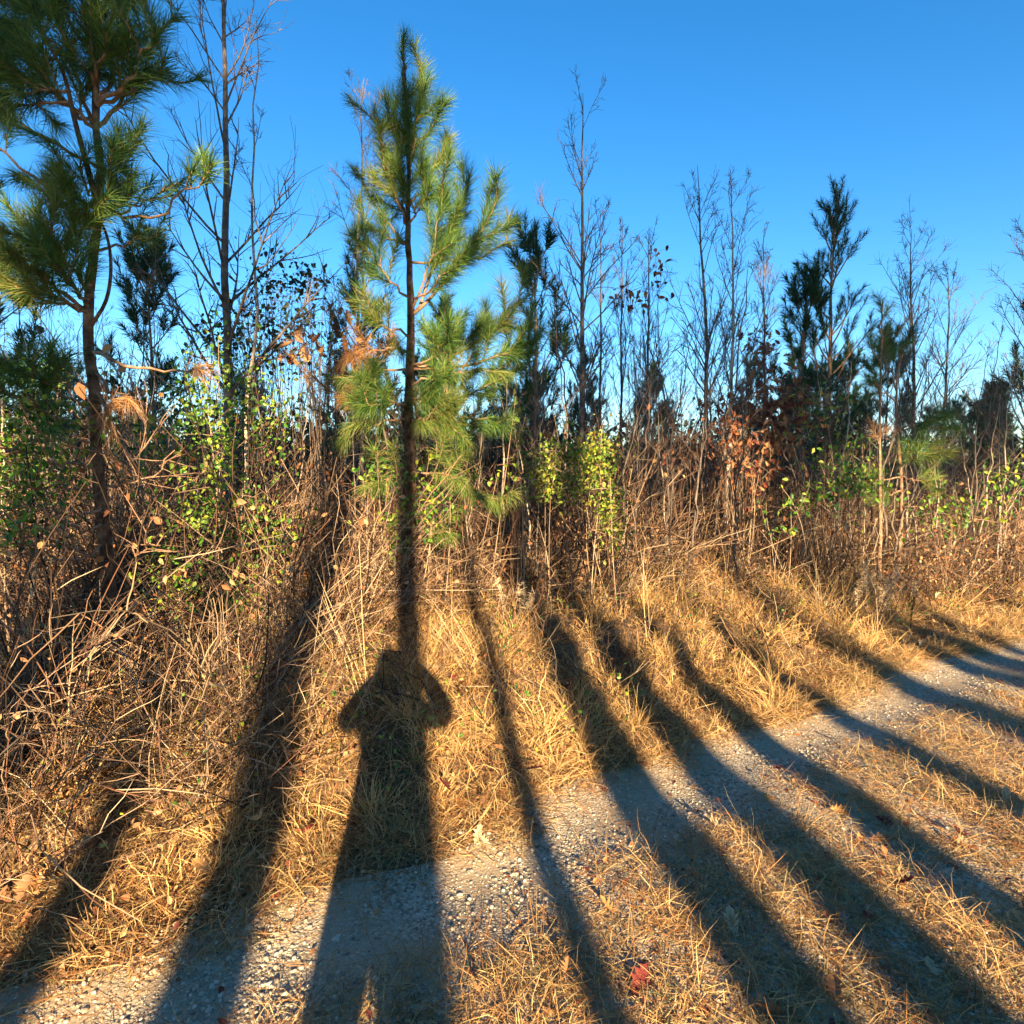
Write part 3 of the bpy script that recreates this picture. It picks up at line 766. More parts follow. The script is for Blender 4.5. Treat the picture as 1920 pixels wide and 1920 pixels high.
BANDS = [  # left and right edge, row, distance behind the camera
    (-260, 50, 1612, 9), (118, 214, 1655, 7), (312, 470, 1720, 8), (968, 1014, 1527, 6), (1162, 1274, 1537, 7.5),
    (1310, 1408, 1453, 8), (1490, 1568, 1453, 7), (1594, 1655, 1370, 9), (1748, 1786, 1328, 8), (1726, 1787, 1224, 10)]
for k, (xa, xb, yy, D) in enumerate(BANDS):
    xc, dd = gnd_surf((xa + xb) / 2, yy); w = (xb - xa) / FPX * dd
    shadow_pine(xc, dd, w * WIDE[k] / HIGH[k], D, k % 3, k, sc=HIGH[k], label='pine behind the photographer casting the %s tree shadow from the left' % ('first', 'second', 'third', 'fourth', 'fifth', 'sixth', 'seventh', 'eighth', 'ninth', 'tenth')[k])
x0, y0 = W(768, 1000, 8.3)[:2]
shadow_pine(x0, y0, .115, 8, 0, 11, 'pine behind the photographer shading the trunk of the middle pine', sc=2.0)
x0, y0 = W(203, 1000, 5.7)[:2]
shadow_pine(x0 + .02, y0, .15, 7, 1, 12, sc=2.0, label= 'pine behind the photographer shading the trunk of the left pine')
for k, (x, D) in enumerate([(-6.5, 12), (-9, 16), (-4.2, 19), (-12, 11), (7.6, 13), (10.5, 9), (13, 15), (16.5, 11), (20, 14), (9, 21), (-.6, 22), (-2.5, 26), (14, 26), (-8, 27), (24, 19)]):
    shadow_pine(x - math.tan(AZ) * D, 0, .26, D, k % 3, k + 20, sc=max(1.0, ((D + 5) * .33 + 2.8) / 7.5))

for k, (x, D) in enumerate([(-9, 17), (-6.8, 19), (-4.6, 16), (-2.4, 18), (-.9, 16.5), (-.2, 19.5), (7.0, 17), (7.4, 19.5), (8.6, 16), (10.4, 18), (12, 20), (13.4, 16.5), (15.2, 19), (17, 17), (19, 20), (21.5, 18), (24, 19)]):
    shadow_pine(x - math.tan(AZ) * D, 0, .24, D, k % 3, k + 50, 'very tall pine of the back row behind the photographer', sc=((D + 5) * .33 + 2.8) / 7.5)

for k, (x, D) in enumerate([(-.5, 14), (.4, 14.5), (-1.3, 13.2)]):
    shadow_pine(x - math.tan(AZ) * D, 0, .2, D, k % 3, k + 80, 'tall pine behind the photographer whose crown shades the left trees', sc=1.18)

# ------------------------------------------------------------------ undergrowth
VF = lambda u: np.interp(u, [-2, 1.2, 2, 2.9, 4.2, 5.2, 8, 13, 20], [4.7, 4.5, 4.6, 5.05, 6.1, 6.5, 6.2, 5.6, 5.2])   # front of the thicket
def in_view(x, y, m=.12):
    return (y > .9) & (np.abs(x) < y * (960 / FPX + m))
def sample(n, u0, u1, v0, v1, rr, power=1.0):
    """random points in the track frame, denser near the camera"""
    out = []
    tot = 0
    while tot < n:
        u = rr.uniform(u0, u1, n * 3); v = rr.uniform(v0, v1, n * 3)
        x, y = xy(u, v)
        keep = in_view(x, y) & (rr.uniform(0, 1, n * 3) < np.clip((2.1 / np.maximum(y, .5)) ** power, 0, 1))
        out.append(np.stack([x[keep], y[keep]], 1)); tot += keep.sum()
    return np.concatenate(out)[:n]

q = np.random.default_rng(51)
LPX, LPY = W(205, 1150, 5.7)[:2]
def clear_sight(x, y):
    """an open gap in the brush before the left pine"""
    return ~((np.abs(x / y - LPX / LPY) < .05) & (y < LPY + .1))
# bramble and dead stems
def thicket(n, vmin, vmax, h, rad, mat, name, label, sides=3, N=6, lean=.75, power=.8, u1=22):
    u = q.uniform(-1, u1, n * 6); v = VF(u) + vmin + (vmax - vmin) * q.uniform(0, 1, n * 6) ** 1.4
    x, y = xy(u, v); hm = .8 + .45 * noise(x, y, .7, 6); k = in_view(x, y, .08) & clear_sight(x, y) & (noise(x, y, .5, 17) > q.uniform(-1.0, .25, n * 6)) & (q.uniform(0, 1, n * 6) < np.clip((5 / y) ** power, 0, 1)); x, y, hm = x[k][:n], y[k][:n], np.clip(hm[k][:n], .35, 1.5); K = len(x)
    z = ground_z(x, y)
    d = nrm(np.stack([q.normal(size=K) * lean, q.normal(size=K) * lean, np.ones(K)], 1))
    P = grow(np.stack([x, y, z], 1), d, q.uniform(h[0], h[1], K) * hm, N, .19, -.06, q)
    P[:, :, 2] = np.maximum(P[:, :, 2], z[:, None] + .01)
    Rr = q.uniform(rad[0], rad[1], K)[:, None] * np.linspace(1, .45, N)[None]
    mb = MB(); tubes(mb, P, Rr, sides)
    # side twigs
    idx = np.repeat(np.arange(K), 2); t = q.uniform(.3, .95, len(idx)); p, tn = at_t(P[idx], t)
    S = grow(p, nrm(tn + rdirs(len(idx), q) * .9), q.uniform(.12, .4, len(idx)), 4, .14, 0, q)
    ribbons(mb, S, np.repeat((np.linspace(.004, .0025, 4))[None], len(idx), 0), nrm(np.cross(S[:, -1] - S[:, 0], rdirs(len(idx), q))))
    o = mb.build(name, M[mat], kind='stuff'); tag(o, label, 'undergrowth')
    return P
TH1 = thicket(7500, -.3, 3.4, (.3, 1.55), (.0025, .0065), 'bramble', 'bramble_thicket', 'tangled dead bramble stems along the front of the woods')
TH2 = thicket(8500, 1.0, 10, (.9, 2.5), (.0025, .0075), 'brush', 'brush', 'dense dead brush filling the woods behind the first stems', lean=.45, u1=30)
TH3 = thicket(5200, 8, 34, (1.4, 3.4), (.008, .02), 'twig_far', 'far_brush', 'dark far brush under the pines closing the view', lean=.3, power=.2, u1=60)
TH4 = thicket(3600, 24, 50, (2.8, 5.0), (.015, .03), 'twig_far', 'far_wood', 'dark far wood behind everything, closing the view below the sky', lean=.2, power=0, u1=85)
u = q.uniform(-1, 20, 1500); v = VF(u) + q.uniform(-.4, 3.2, 1500); x, y = xy(u, v); k = in_view(x, y) & clear_sight(x, y) & (y > 2.3); x, y = x[k][:330], y[k][:330]; K = len(x)
P = grow(np.stack([x, y, ground_z(x, y) + q.uniform(0, .5, K)], 1), nrm(np.stack([q.normal(size=K) * 1.2, q.normal(size=K) * .6, q.uniform(.3, 1.2, K)], 1)), q.uniform(.6, 1.9, K), 9, .09, -.07, q)
mb = MB(); tubes(mb, P, q.uniform(.002, .0055, K)[:, None] * np.linspace(1, .4, 9)[None], 4)
idx = np.repeat(np.arange(K), 4); p, tn = at_t(P[idx], q.uniform(.25, .95, len(idx))); S = grow(p, nrm(tn + rdirs(len(idx), q) * .9), q.uniform(.1, .45, len(idx)), 5, .12, 0, q)
tubes(mb, S, np.linspace(.0035, .002, 5)[None] * np.ones((len(idx), 1)), 3)
M['cane'] = ramp_mat('pale_cane', [(.16, .09, .05), (.36, .24, .13), (.50, .36, .21), (.24, .12, .06)], .7)
tag(mb.build('bramble_canes', M['cane'], kind='stuff'), 'pale arching canes crossing the front of the thicket', 'undergrowth')
# leaves still hanging in the far and middle brush
def brush_leaves(P, n, size, mat, name, label, tmin=.2):
    i = q.integers(0, len(P), n); p, tn = at_t(P[i], q.uniform(tmin, 1, n))
    mb = MB(); leaves(mb, p + q.normal(size=(n, 3)) * .05, rdirs(n, q) + np.array([0, 0, -.6]), rdirs(n, q) + np.array([0, -1.0, .3]), q.uniform(size[0], size[1], n))
    tag(mb.build(name, M[mat], smooth=False, kind='stuff'), label, 'undergrowth')
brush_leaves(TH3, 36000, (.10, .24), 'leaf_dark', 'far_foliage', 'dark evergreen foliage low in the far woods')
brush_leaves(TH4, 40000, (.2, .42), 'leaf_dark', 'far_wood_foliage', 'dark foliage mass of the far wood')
brush_leaves(TH1, 9500, (.018, .055), 'leaf_brown', 'withered_leaves', 'withered brown leaves caught in the front brambles')
brush_leaves(TH2, 6500, (.04, .09), 'leaf_brown', 'withered_foliage', 'withered brown leaves hanging in the dense brush')

# dead grass on the bank: clumps of arching blades
def grass(n_clump, per, u0, u1, v0, v1, hgt, width, mat, name, label, segs=3, droop=.34, spread=.08, power=1.3, hfun=None, tilt=.5):
    c = sample(n_clump, u0, u1, v0, v1, q, power)
    u, v = uv(c[:, 0], c[:, 1])
    k = (v > edge_v(u) + .02 + .12 * noise(c[:, 0], c[:, 1], .25, 33)) if v0 > 2.5 else np.ones(len(c), bool)
    k &= v < VF(u) + 1.6
    k &= noise(c[:, 0], c[:, 1], .30, 28) > q.uniform(-1.3, .1, len(c))
    c = c[k]; K = len(c)
    hs = q.uniform(hgt[0], hgt[1], K)
    if hfun is not None: hs = hs * hfun(c[:, 0], c[:, 1])
    lean = q.normal(size=(K, 2)) * tilt
    idx = np.repeat(np.arange(K), per); n = len(idx)
    x = c[idx, 0] + q.normal(size=n) * spread; y = c[idx, 1] + q.normal(size=n) * spread
    z = surf_z(x, y)
    d = np.stack([lean[idx, 0] + q.normal(size=n) * .45, lean[idx, 1] + q.normal(size=n) * .45, np.ones(n) * .9], 1)
    mb = MB(); blades(mb, np.stack([x, y, z - .01], 1), nrm(d), hs[idx] * q.uniform(.45, 1.25, n), width * q.uniform(.6, 1.5, n), segs, droop * q.uniform(.2, 2.2, n), .26, q)
    tag(mb.build(name, M[mat], smooth=False, kind='stuff'), label, 'grass')
def bank_h(x, y):
    u, v = uv(x, y)
    return (.28 + .72 * sstep(3.2, 4.8, v)) * np.clip(.75 + .6 * noise(x, y, .5, 12), .25, 1.5)
grass(5000, 15, -1, 18, 3.05, 8.5, (.26, .62), .0042, 'grass', 'dead_grass', 'tall matted tan dead grass covering the bank beyond the track', hfun=bank_h, power=1.2)
grass(4200, 13, -1, 16, 2.8, 4.6, (.08, .20), .0035, 'grass_low', 'short_grass', 'short curled dead grass at the foot of the bank along the gravel', droop=.5, tilt=.9, power=1.3)
def tussocks(n, per, u0, u1, v0, v1, hgt, name, label, power=.7):
    c = sample(n, u0, u1, v0, v1, q, power); u, v = uv(c[:, 0], c[:, 1]); k = (v > edge_v(u) + .12) & (v < VF(u) + .9) & clear_sight(c[:, 0], c[:, 1]); c = c[k]; K = len(c)
    hs = q.uniform(hgt[0], hgt[1], K) * (.5 + .5 * sstep(3.1, 4.4, uv(c[:, 0], c[:, 1])[1])); hs *= np.clip(.8 + .5 * noise(c[:, 0], c[:, 1], .8, 2), .5, 1.4)
    idx = np.repeat(np.arange(K), per); n2 = len(idx); a = q.uniform(0, 6.28, n2); rd = np.abs(q.normal(size=n2)) * .055
    x = c[idx, 0] + np.cos(a) * rd; y = c[idx, 1] + np.sin(a) * rd; t = q.uniform(.05, .85, n2); ln = q.normal(size=(K, 2)) * .25
    d = nrm(np.stack([np.cos(a) * t + ln[idx, 0] + q.normal(size=n2) * .15, np.sin(a) * t + ln[idx, 1] + q.normal(size=n2) * .15, np.ones(n2)], 1))
    mb = MB(); blades(mb, np.stack([x, y, surf_z(x, y) - .01], 1), d, hs[idx] * q.uniform(.5, 1.15, n2), .0042 * q.uniform(.6, 1.4, n2), 4, .3 * q.uniform(.3, 1.7, n2), .15, q)
    tag(mb.build(name, M['tuft'], smooth=False, kind='stuff'), label, 'grass')
M['tuft'] = ramp_mat('golden_tuft', [(.28, .13, .04), (.58, .36, .125), (.68, .46, .19), (.58, .34, .11), (.72, .52, .25), (.42, .20, .065)], .7, .15, noise_scale=2.5, noise_amt=.35)
tussocks(620, 60, -1, 18, 3.1, 7.6, (.32, .62), 'grass_tufts', 'shaggy golden grass tufts standing on the bank')
# wiry weeds and leaf litter in the bank grass
cw = np.concatenate([sample(2600, 0, 18, 3.7, 8.2, q, .6), sample(900, 0, 2.6, 3.6, 5.4, q, .3)]); u_, v_ = uv(cw[:, 0], cw[:, 1]); cw = cw[clear_sight(cw[:, 0], cw[:, 1]) & (v_ < VF(u_) + 1.2) & (noise(cw[:, 0], cw[:, 1], .6, 30) > q.uniform(-.9, .5, len(cw)))]
K = len(cw); P = grow(np.stack([cw[:, 0], cw[:, 1], ground_z(cw[:, 0], cw[:, 1])], 1), nrm(np.stack([q.normal(size=K) * .6, q.normal(size=K) * .6, np.ones(K)], 1)), q.uniform(.25, .85, K), 6, .16, -.04, q)
mb = MB(); tubes(mb, P, q.uniform(.0015, .0035, K)[:, None] * np.linspace(1, .6, 6)[None], 3)
idx = np.repeat(np.arange(K), 4); p, tn = at_t(P[idx], q.uniform(.3, .98, len(idx)))
S = grow(p, nrm(tn + rdirs(len(idx), q)), q.uniform(.06, .25, len(idx)), 4, .15, 0, q); ribbons(mb, S, np.repeat(np.array([.0032, .003, .0025, .002])[None], len(idx), 0), nrm(np.cross(S[:, -1] - S[:, 0], rdirs(len(idx), q))))
tag(mb.build('dead_weeds', M['bramble'], kind='stuff'), 'wiry dead weed stems standing in the bank grass', 'weeds')
cl = sample(4200, -1, 18, 3.0, 8.0, q, .9); n = len(cl); mb = MB()
leaves(mb, np.stack([cl[:, 0], cl[:, 1], ground_z(cl[:, 0], cl[:, 1]) + q.uniform(.0, .22, n) * sstep(3.0, 4.6, uv(cl[:, 0], cl[:, 1])[1]) + .02], 1), rdirs(n, q), rdirs(n, q) + np.array([0, -.5, .8]), q.uniform(.018, .042, n))
tag(mb.build('leaf_litter', M['leaf_brown'], smooth=False, kind='stuff'), 'small withered leaves caught all through the bank grass', 'leaf litter')
cc = sample(230, 0, 14, 3.4, 8.0, q, .8); idx = np.repeat(np.arange(len(cc)), 9); n = len(idx); x = cc[idx, 0] + q.normal(size=n) * .06; y = cc[idx, 1] + q.normal(size=n) * .06; mb = MB()
leaves(mb, np.stack([x, y, ground_z(x, y) + q.uniform(.04, .30, n)], 1), rdirs(n, q), rdirs(n, q) + np.array([0, -.8, .8]), q.uniform(.016, .036, n))
tag(mb.build('green_weeds', M['leaf_green'], smooth=False, kind='stuff'), 'small green weed leaves dotted through the bank grass', 'weeds')
# grassy strip between the wheel tracks
def strip(n_clump, per):
    c = sample(n_clump, -1, 12, .55, 2.42, q, 1.5)
    u, v = uv(c[:, 0], c[:, 1])
    dens = sstep(2.42, 2.0, v + .18 * noise(c[:, 0], c[:, 1], .5, 4)) * (.25 + .9 * (noise(c[:, 0], c[:, 1], .33, 15) > -.25))
    c = c[q.uniform(0, 1, len(c)) < dens]; K = len(c)
    lean = q.normal(size=(K, 2)) * 1.1; idx = np.repeat(np.arange(K), per); n = len(idx)
    x = c[idx, 0] + q.normal(size=n) * .045; y = c[idx, 1] + q.normal(size=n) * .045
    d = np.stack([lean[idx, 0] + q.normal(size=n) * .7, lean[idx, 1] + q.normal(size=n) * .7, .35 + q.uniform(0, .7, n)], 1)
    mb = MB(); blades(mb, np.stack([x, y, road_z(x, y) - .003], 1), nrm(d), q.uniform(.06, .19, n), .0028 * q.uniform(.7, 1.3, n), 3, .42 * q.uniform(.3, 1.6, n), .22, q)
    tag(mb.build('track_grass', M['grass_low'], smooth=False, kind='stuff'), 'sparse curled dead grass on the middle strip of the track', 'grass')
strip(5200, 13)

# fringe of grass hanging over the gravel edge
def fringe(n_clump, per):
    u = q.uniform(-1.5, 15, n_clump); v = edge_v(u) + q.normal(size=n_clump) * .10 + .05 + .16 * noise(u, u * .3, .35, 5); x, y = xy(u, v)
    k = in_view(x, y); x, y = x[k], y[k]; K = len(x); idx = np.repeat(np.arange(K), per); n = len(idx); ln = q.normal(size=(K, 2)) * .9
    x = x[idx] + q.normal(size=n) * .04; y = y[idx] + q.normal(size=n) * .04
    d = nrm(np.stack([ln[idx, 0] + q.normal(size=n) * .6 + .25, ln[idx, 1] + q.normal(size=n) * .6 - .25, .3 + q.uniform(0, .8, n)], 1))
    mb = MB(); blades(mb, np.stack([x, y, surf_z(x, y) - .004], 1), d, q.uniform(.08, .22, n), .0034 * q.uniform(.7, 1.4, n), 3, .4 * q.uniform(.3, 1.8, n), .24, q)
    tag(mb.build('edge_grass', M['grass_low'], smooth=False, kind='stuff'), 'ragged dead grass hanging over the gravel edge', 'grass')
fringe(2600, 13)

# loose gravel and pine straw on the track
ph = (1 + 5 ** .5) / 2
ICO_V = nrm(np.array([(-1, ph, 0), (1, ph, 0), (-1, -ph, 0), (1, -ph, 0), (0, -1, ph), (0, 1, ph), (0, -1, -ph), (0, 1, -ph), (ph, 0, -1), (ph, 0, 1), (-ph, 0, -1), (-ph, 0, 1)], float))
ICO_F = np.array([(0,11,5),(0,5,1),(0,1,7),(0,7,10),(0,10,11),(1,5,9),(5,11,4),(11,10,2),(10,7,6),(7,1,8),(3,9,4),(3,4,2),(3,2,6),(3,6,8),(3,8,9),(4,9,5),(2,4,11),(6,2,10),(8,6,7),(9,8,1)])
def pebbles(n):
    c = sample(n, -2.5, 9, .6, 3.2, q, 2.0)
    u, v = uv(c[:, 0], c[:, 1])
    keep = (v > 2.2) | (q.uniform(0, 1, n) < .35)
    keep &= v < edge_v(u) + .06
    keep &= q.uniform(0, 1, n) < np.clip(.62 + .9 * noise(c[:, 0], c[:, 1], .35, 25), .06, 1)
    c = c[keep]; K = len(c)
    s = .0033 * np.exp(q.normal(size=K) * .5); s = np.minimum(np.where(q.uniform(0, 1, K) < .05, s * 1.4, s), .0095)
    sc = s[:, None] * np.stack([q.uniform(.9, 1.6, K), q.uniform(.8, 1.2, K), q.uniform(.5, .9, K)], 1)
    V = ICO_V[None] * (1 + q.normal(size=(K, 12, 1)) * .13) * sc[:, None]
    a = q.uniform(0, 6.28, K); ca, sa = np.cos(a)[:, None], np.sin(a)[:, None]
    V = np.stack([V[..., 0] * ca - V[..., 1] * sa, V[..., 0] * sa + V[..., 1] * ca, V[..., 2]], -1)
    V += np.stack([c[:, 0], c[:, 1], road_z(c[:, 0], c[:, 1]) + sc[:, 2] * .35], 1)[:, None]
    mb = MB(); mb.add(V, [(np.arange(K)[:, None, None] * 12 + ICO_F[None]).reshape(-1, 3)])
    tag(mb.build('loose_gravel', M['pebble'], kind='stuff'), 'loose pale gravel scattered over the wheel track', 'gravel')
pebbles(36000)
def straw(nc, per):
    c = sample(nc, -2, 12, .6, 4.2, q, 1.0); u, v = uv(c[:, 0], c[:, 1])
    w = np.exp(-((v - 3.12) / .3) ** 2) + .35 * (v < 2.3) + .10
    c = c[q.uniform(0, 1, len(c)) < w]; K = len(c); az = q.uniform(0, 3.14, K)
    idx = np.repeat(np.arange(K), per); n = len(idx)
    x = c[idx, 0] + q.normal(size=n) * .09; y = c[idx, 1] + q.normal(size=n) * .07; a = az[idx] + q.normal(size=n) * .45
    z = surf_z(x, y) + q.uniform(.008, .03, n)
    mb = MB(); d = np.stack([np.cos(a), np.sin(a), q.normal(size=n) * .07], 1)
    P = grow(np.stack([x, y, z], 1), d, q.uniform(.11, .19, n), 4, .06, 0, q)
    P[:, :, 2] = np.maximum(surf_z(P[:, :, 0], P[:, :, 1]) + .004, P[:, :, 2])
    ribbons(mb, P, np.repeat(np.array([.0024, .0022, .002, .001])[None], n, 0), nrm(np.cross(d, np.array([0, 0, 1.0]) + rdirs(n, q) * .3)))
    tag(mb.build('pine_straw', M['straw'], smooth=False, kind='stuff'), 'fallen orange pine needles along the gravel edge and strip', 'pine straw')
straw(2600, 7)
cl = sample(900, -1, 12, .7, 3.3, q, .9); u_, v_ = uv(cl[:, 0], cl[:, 1]); cl = cl[(v_ < 2.4) | (v_ > 2.9) | (q.uniform(0, 1, len(cl)) < .15)]; n = len(cl); mb = MB()
leaves(mb, np.stack([cl[:, 0], cl[:, 1], surf_z(cl[:, 0], cl[:, 1]) + q.uniform(.004, .03, n)], 1), rdirs(n, q) * np.array([1, 1, .25]), rdirs(n, q) * .5 + np.array([0, 0, 1.0]), q.uniform(.012, .04, n))
tag(mb.build('track_litter', M['leaf_red'], smooth=False, kind='stuff'), 'reddish brown leaf scraps littering the middle strip of the track', 'leaf litter')

# ------------------------------------------------------------------ vines, shrubs, seed heads
def vine(label, blobs, n, size, mat, seed, stems=14, name='vine', cat='vine', tm=LEAF, group='leafy vines', smat='bramble', hang=.5):
    rr = np.random.default_rng(seed)
    c0 = W(*blobs[0][:3]); b = c0.copy(); b[2] = ground_z(b[0], b[1])
    root = thing(name, label, cat, b, group)
    sm = MB(); lm = MB(); tot = sum(bl[3] * bl[4] for bl in blobs)
    for (px, py, d, rx, rz) in blobs:
        c = W(px, py, d) - b; k = int(n * rx * rz / tot); S = FPX / (d * DEPTH)
        off_ = rr.normal(size=(k, 3)) * .55 * np.array([rx / S, .16, rz / S]); cl_ = rr.integers(0, max(4, k // 14), k); off_ += (rr.normal(size=(max(4, k // 14), 3)) * .35 * np.array([rx / S, .12, rz / S]))[cl_]
        p = c + off_
        leaves(lm, p, rdirs(k, rr) * .8 + np.array([0, -.1, -hang]), rdirs(k, rr) * 1.1 + np.array([.1, -1, .35]), rr.uniform(size[0], size[1], k), tm)
        ns = max(3, int(stems * rx * rz / tot))
        st = np.stack([c[0] + rr.normal(size=ns) * .12, c[1] + rr.normal(size=ns) * .1, np.full(ns, -.02)], 1)
        en = p[rr.integers(0, k, ns)]
        mid = (st + en) / 2 + rr.normal(size=(ns, 3)) * .12
        t = np.linspace(0, 1, 8)[None, :, None]
        P = (1 - t) ** 2 * st[:, None] + 2 * t * (1 - t) * mid[:, None] + t * t * en[:, None]
        tubes(sm, P, np.linspace(.006, .0025, 8)[None] * np.ones((ns, 1)), 4)
        i = rr.integers(0, k, ns * 5); T = grow(p[i], rdirs(len(i), rr), rr.uniform(.1, .3, len(i)), 4, .2, -.05, rr)
        tubes(sm, T, np.linspace(.003, .0018, 4)[None] * np.ones((len(i), 1)), 3)
    sm.build('stem', M[smat], root); lm.build('foliage', M[mat], root, smooth=False, kind='stuff')
    return root
vine('bright lime vine mass draped over stumps right of the middle pine', [(1070, 875, 9.0, 52, 44), (1122, 872, 9.0, 36, 46), (1140, 945, 8.9, 30, 34), (1100, 840, 9.0, 60, 18), (1055, 915, 8.9, 40, 24), (1010, 880, 9.0, 30, 34), (1150, 995, 8.8, 22, 30)], 2700, (.012, .055), 'leaf_lime', 61)
vine('green and yellow vine climbing the tall bare hardwood', [(400, 790, 7.3, 70, 60), (430, 700, 7.5, 50, 70), (350, 720, 7.3, 50, 50), (420, 860, 7.2, 40, 60), (300, 820, 7.0, 50, 70), (500, 800, 7.6, 50, 80), (390, 950, 6.6, 90, 60), (500, 1000, 6.9, 60, 50), (430, 1120, 6.2, 60, 50), (330, 1080, 6.0, 50, 60)], 2600, (.016, .055), 'leaf_green', 62)
vine('green and yellow vine in the brush left of the left pine', [(30, 840, 5.2, 60, 60), (90, 780, 5.3, 60, 50), (20, 900, 5.1, 50, 40), (110, 900, 6.0, 60, 60), (40, 700, 6.0, 60, 30), (20, 980, 5.0, 60, 50)], 1700, (.016, .052), 'leaf_green', 63)
vine('green vine around the foot of the middle pine', [(830, 930, 8.0, 50, 45), (790, 960, 7.9, 30, 60), (710, 900, 8.0, 40, 40), (730, 990, 7.9, 30, 50), (880, 890, 8.1, 40, 30)], 420, (.035, .065), 'leaf_green', 64)
vine('sparse vine string of pale green leaves hanging right of the middle pine', [(975, 800, 8.6, 12, 50), (968, 850, 8.6, 10, 40), (985, 890, 8.6, 30, 30)], 60, (.05, .075), 'leaf_lime', 65)
vine('yellowing vine leaves at the foot of the red-leaved shrub', [(1490, 945, 10.5, 30, 14), (1460, 985, 10.3, 20, 12), (1530, 930, 10.6, 50, 20), (1590, 910, 10.8, 50, 40)], 260, (.04, .075), 'leaf_green', 66)
vine('dark leaved sapling branches against the sky right of the tall bare hardwood', [(520, 530, 9.5, 60, 40), (580, 540, 9.6, 40, 50), (490, 610, 9.4, 60, 60), (420, 630, 9.4, 50, 40), (570, 640, 9.6, 60, 50)], 900, (.025, .075), 'leaf_dark', 67, cat='shrub', name='leafy_sapling', smat='twig', group='leaf-holding shrubs', stems=40)
vine('withered oak sapling with hanging orange leaves left of the middle pine', [(610, 580, 9.2, 30, 20), (580, 650, 9.3, 40, 40), (640, 640, 9.3, 30, 40)], 46, (.10, .16), 'leaf_brown', 68, cat='shrub', name='oak_sapling', tm=OAK, smat='twig', group='leaf-holding shrubs', stems=16, hang=1.0)
vine('red-leaved withered oak shrub below the far tall pine', [(1430, 740, 13, 60, 50), (1430, 650, 13.2, 30, 40), (1480, 760, 12.8, 60, 45), (1400, 800, 12.6, 60, 50), (1450, 830, 12.6, 50, 50)], 700, (.07, .13), 'leaf_red', 69, cat='shrub', name='oak_shrub', tm=OAK, smat='twig', group='leaf-holding shrubs', stems=46, hang=.8)
vine('pale brown withered shrub in front of the red-leaved one', [(1400, 860, 11.6, 60, 60), (1370, 810, 11.8, 30, 40), (1290, 840, 11.6, 40, 40)], 260, (.05, .10), 'leaf_red', 70, cat='shrub', name='oak_shrub', tm=OAK, smat='bramble', group='leaf-holding shrubs', stems=60, hang=.8)
vine('bare sapling twigs holding a few dark red leaves against the sky', [(1200, 550, 13.4, 60, 24), (1240, 520, 13.4, 20, 30)], 60, (.06, .12), 'leaf_red', 71, cat='shrub', name='leafy_sapling', smat='twig', group='leaf-holding shrubs', stems=8)
vine('dark green leafy shrub in the shade behind yellow vine leaves', [(1600, 900, 11.6, 60, 50), (1560, 800, 12, 60, 60), (1800, 960, 11.6, 80, 40), (1880, 900, 12, 60, 50)], 700, (.04, .08), 'leaf_green', 72, cat='shrub', name='leafy_shrub', smat='bramble', group='leaf-holding shrubs', stems=60)
vine('reddish withered bush at the right edge above the track', [(1780, 1060, 10.8, 110, 60), (1880, 1040, 11.4, 70, 60), (1700, 1080, 10.2, 60, 50)], 900, (.025, .05), 'leaf_brown', 73, cat='shrub', name='withered_bush', smat='bramble', group='leaf-holding shrubs', stems=160)

def seed_plant(label, px, py, d, n, seed, h):
    rr = np.random.default_rng(seed); b = W(px, py, d); b[2] = ground_z(b[0], b[1])
    root = thing('seed_plant', label, 'plant', b, 'fluffy seed heads')
    st = MB(); P = grow(np.zeros((n, 3)) + rr.normal(size=(n, 3)) * [.07, .07, 0], nrm(np.array([0, 0, 1.0]) + rr.normal(size=(n, 3)) * .22), h * rr.uniform(.75, 1.1, n), 8, .05, -.02, rr)
    tubes(st, P, np.linspace(.004, .002, 8)[None] * np.ones((n, 1)), 4); st.build('stem', M['bramble'], root)
    f = MB(); needle_shoots(f, P[:, 4:], rr, 420, .045, .005, .1, (30, 100), .25, 2); f.build('seed_head', M['fluff'], root, smooth=False, kind='stuff')
seed_plant('fluffy pale seed plants at the gravel edge on the right', 1620, 1195, 9.0, 12, 81, .62)
seed_plant('fluffy pale seed plant leaning over the track edge, right of the larger one', 1668, 1190, 9.3, 7, 82, .55)
seed_plant('grey fluffy seed heads in shade right of the middle pine', 970, 1150, 7.6, 8, 83, .5)

def stalk_clump(label, px, py, d, n, seed, h, lean, mat='stalk'):
    rr = np.random.default_rng(seed); b = W(px, py, d); b[2] = ground_z(b[0], b[1]) - .02
    root = thing('grass_clump', label, 'grass clump', b, 'tall straw clumps')
    for k in range(n):
        P = grow(rr.normal(size=(1, 3)) * [.05, .05, 0], nrm(np.array([[lean[0], lean[1], 1.0]]) + rr.normal(size=(1, 3)) * .16), [h * rr.uniform(.6, 1.1)], 9, .03, -.05, rr)
        m = MB(); ribbons(m, P, np.linspace(.0055, .0025, 9)[None], nrm(np.array([[1.0, -.2, 0]]) + rr.normal(size=(1, 3)) * .3)); m.build('stalk', M[mat], root, smooth=False)
stalk_clump('long straw stalks leaning left, left of the photographer\'s shadow', 672, 1400, 5.2, 6, 91, 1.0, (-.3, .1))
stalk_clump('pale straw clump standing in the sun strip at lower left', 250, 1500, 4.6, 14, 92, .42, (-.25, 0))
stalk_clump('arching straw clump right of the photographer\'s shadow', 900, 1330, 6.3, 14, 93, .55, (-.6, 0))
stalk_clump('two thin upright straw stalks in the sunny grass right of the middle', 1208, 1240, 7.4, 3, 94, .95, (0, 0))
stalk_clump('thin upright straw stalks in the grass near the seed plants', 1545, 1180, 8.6, 4, 95, .85, (.03, 0))

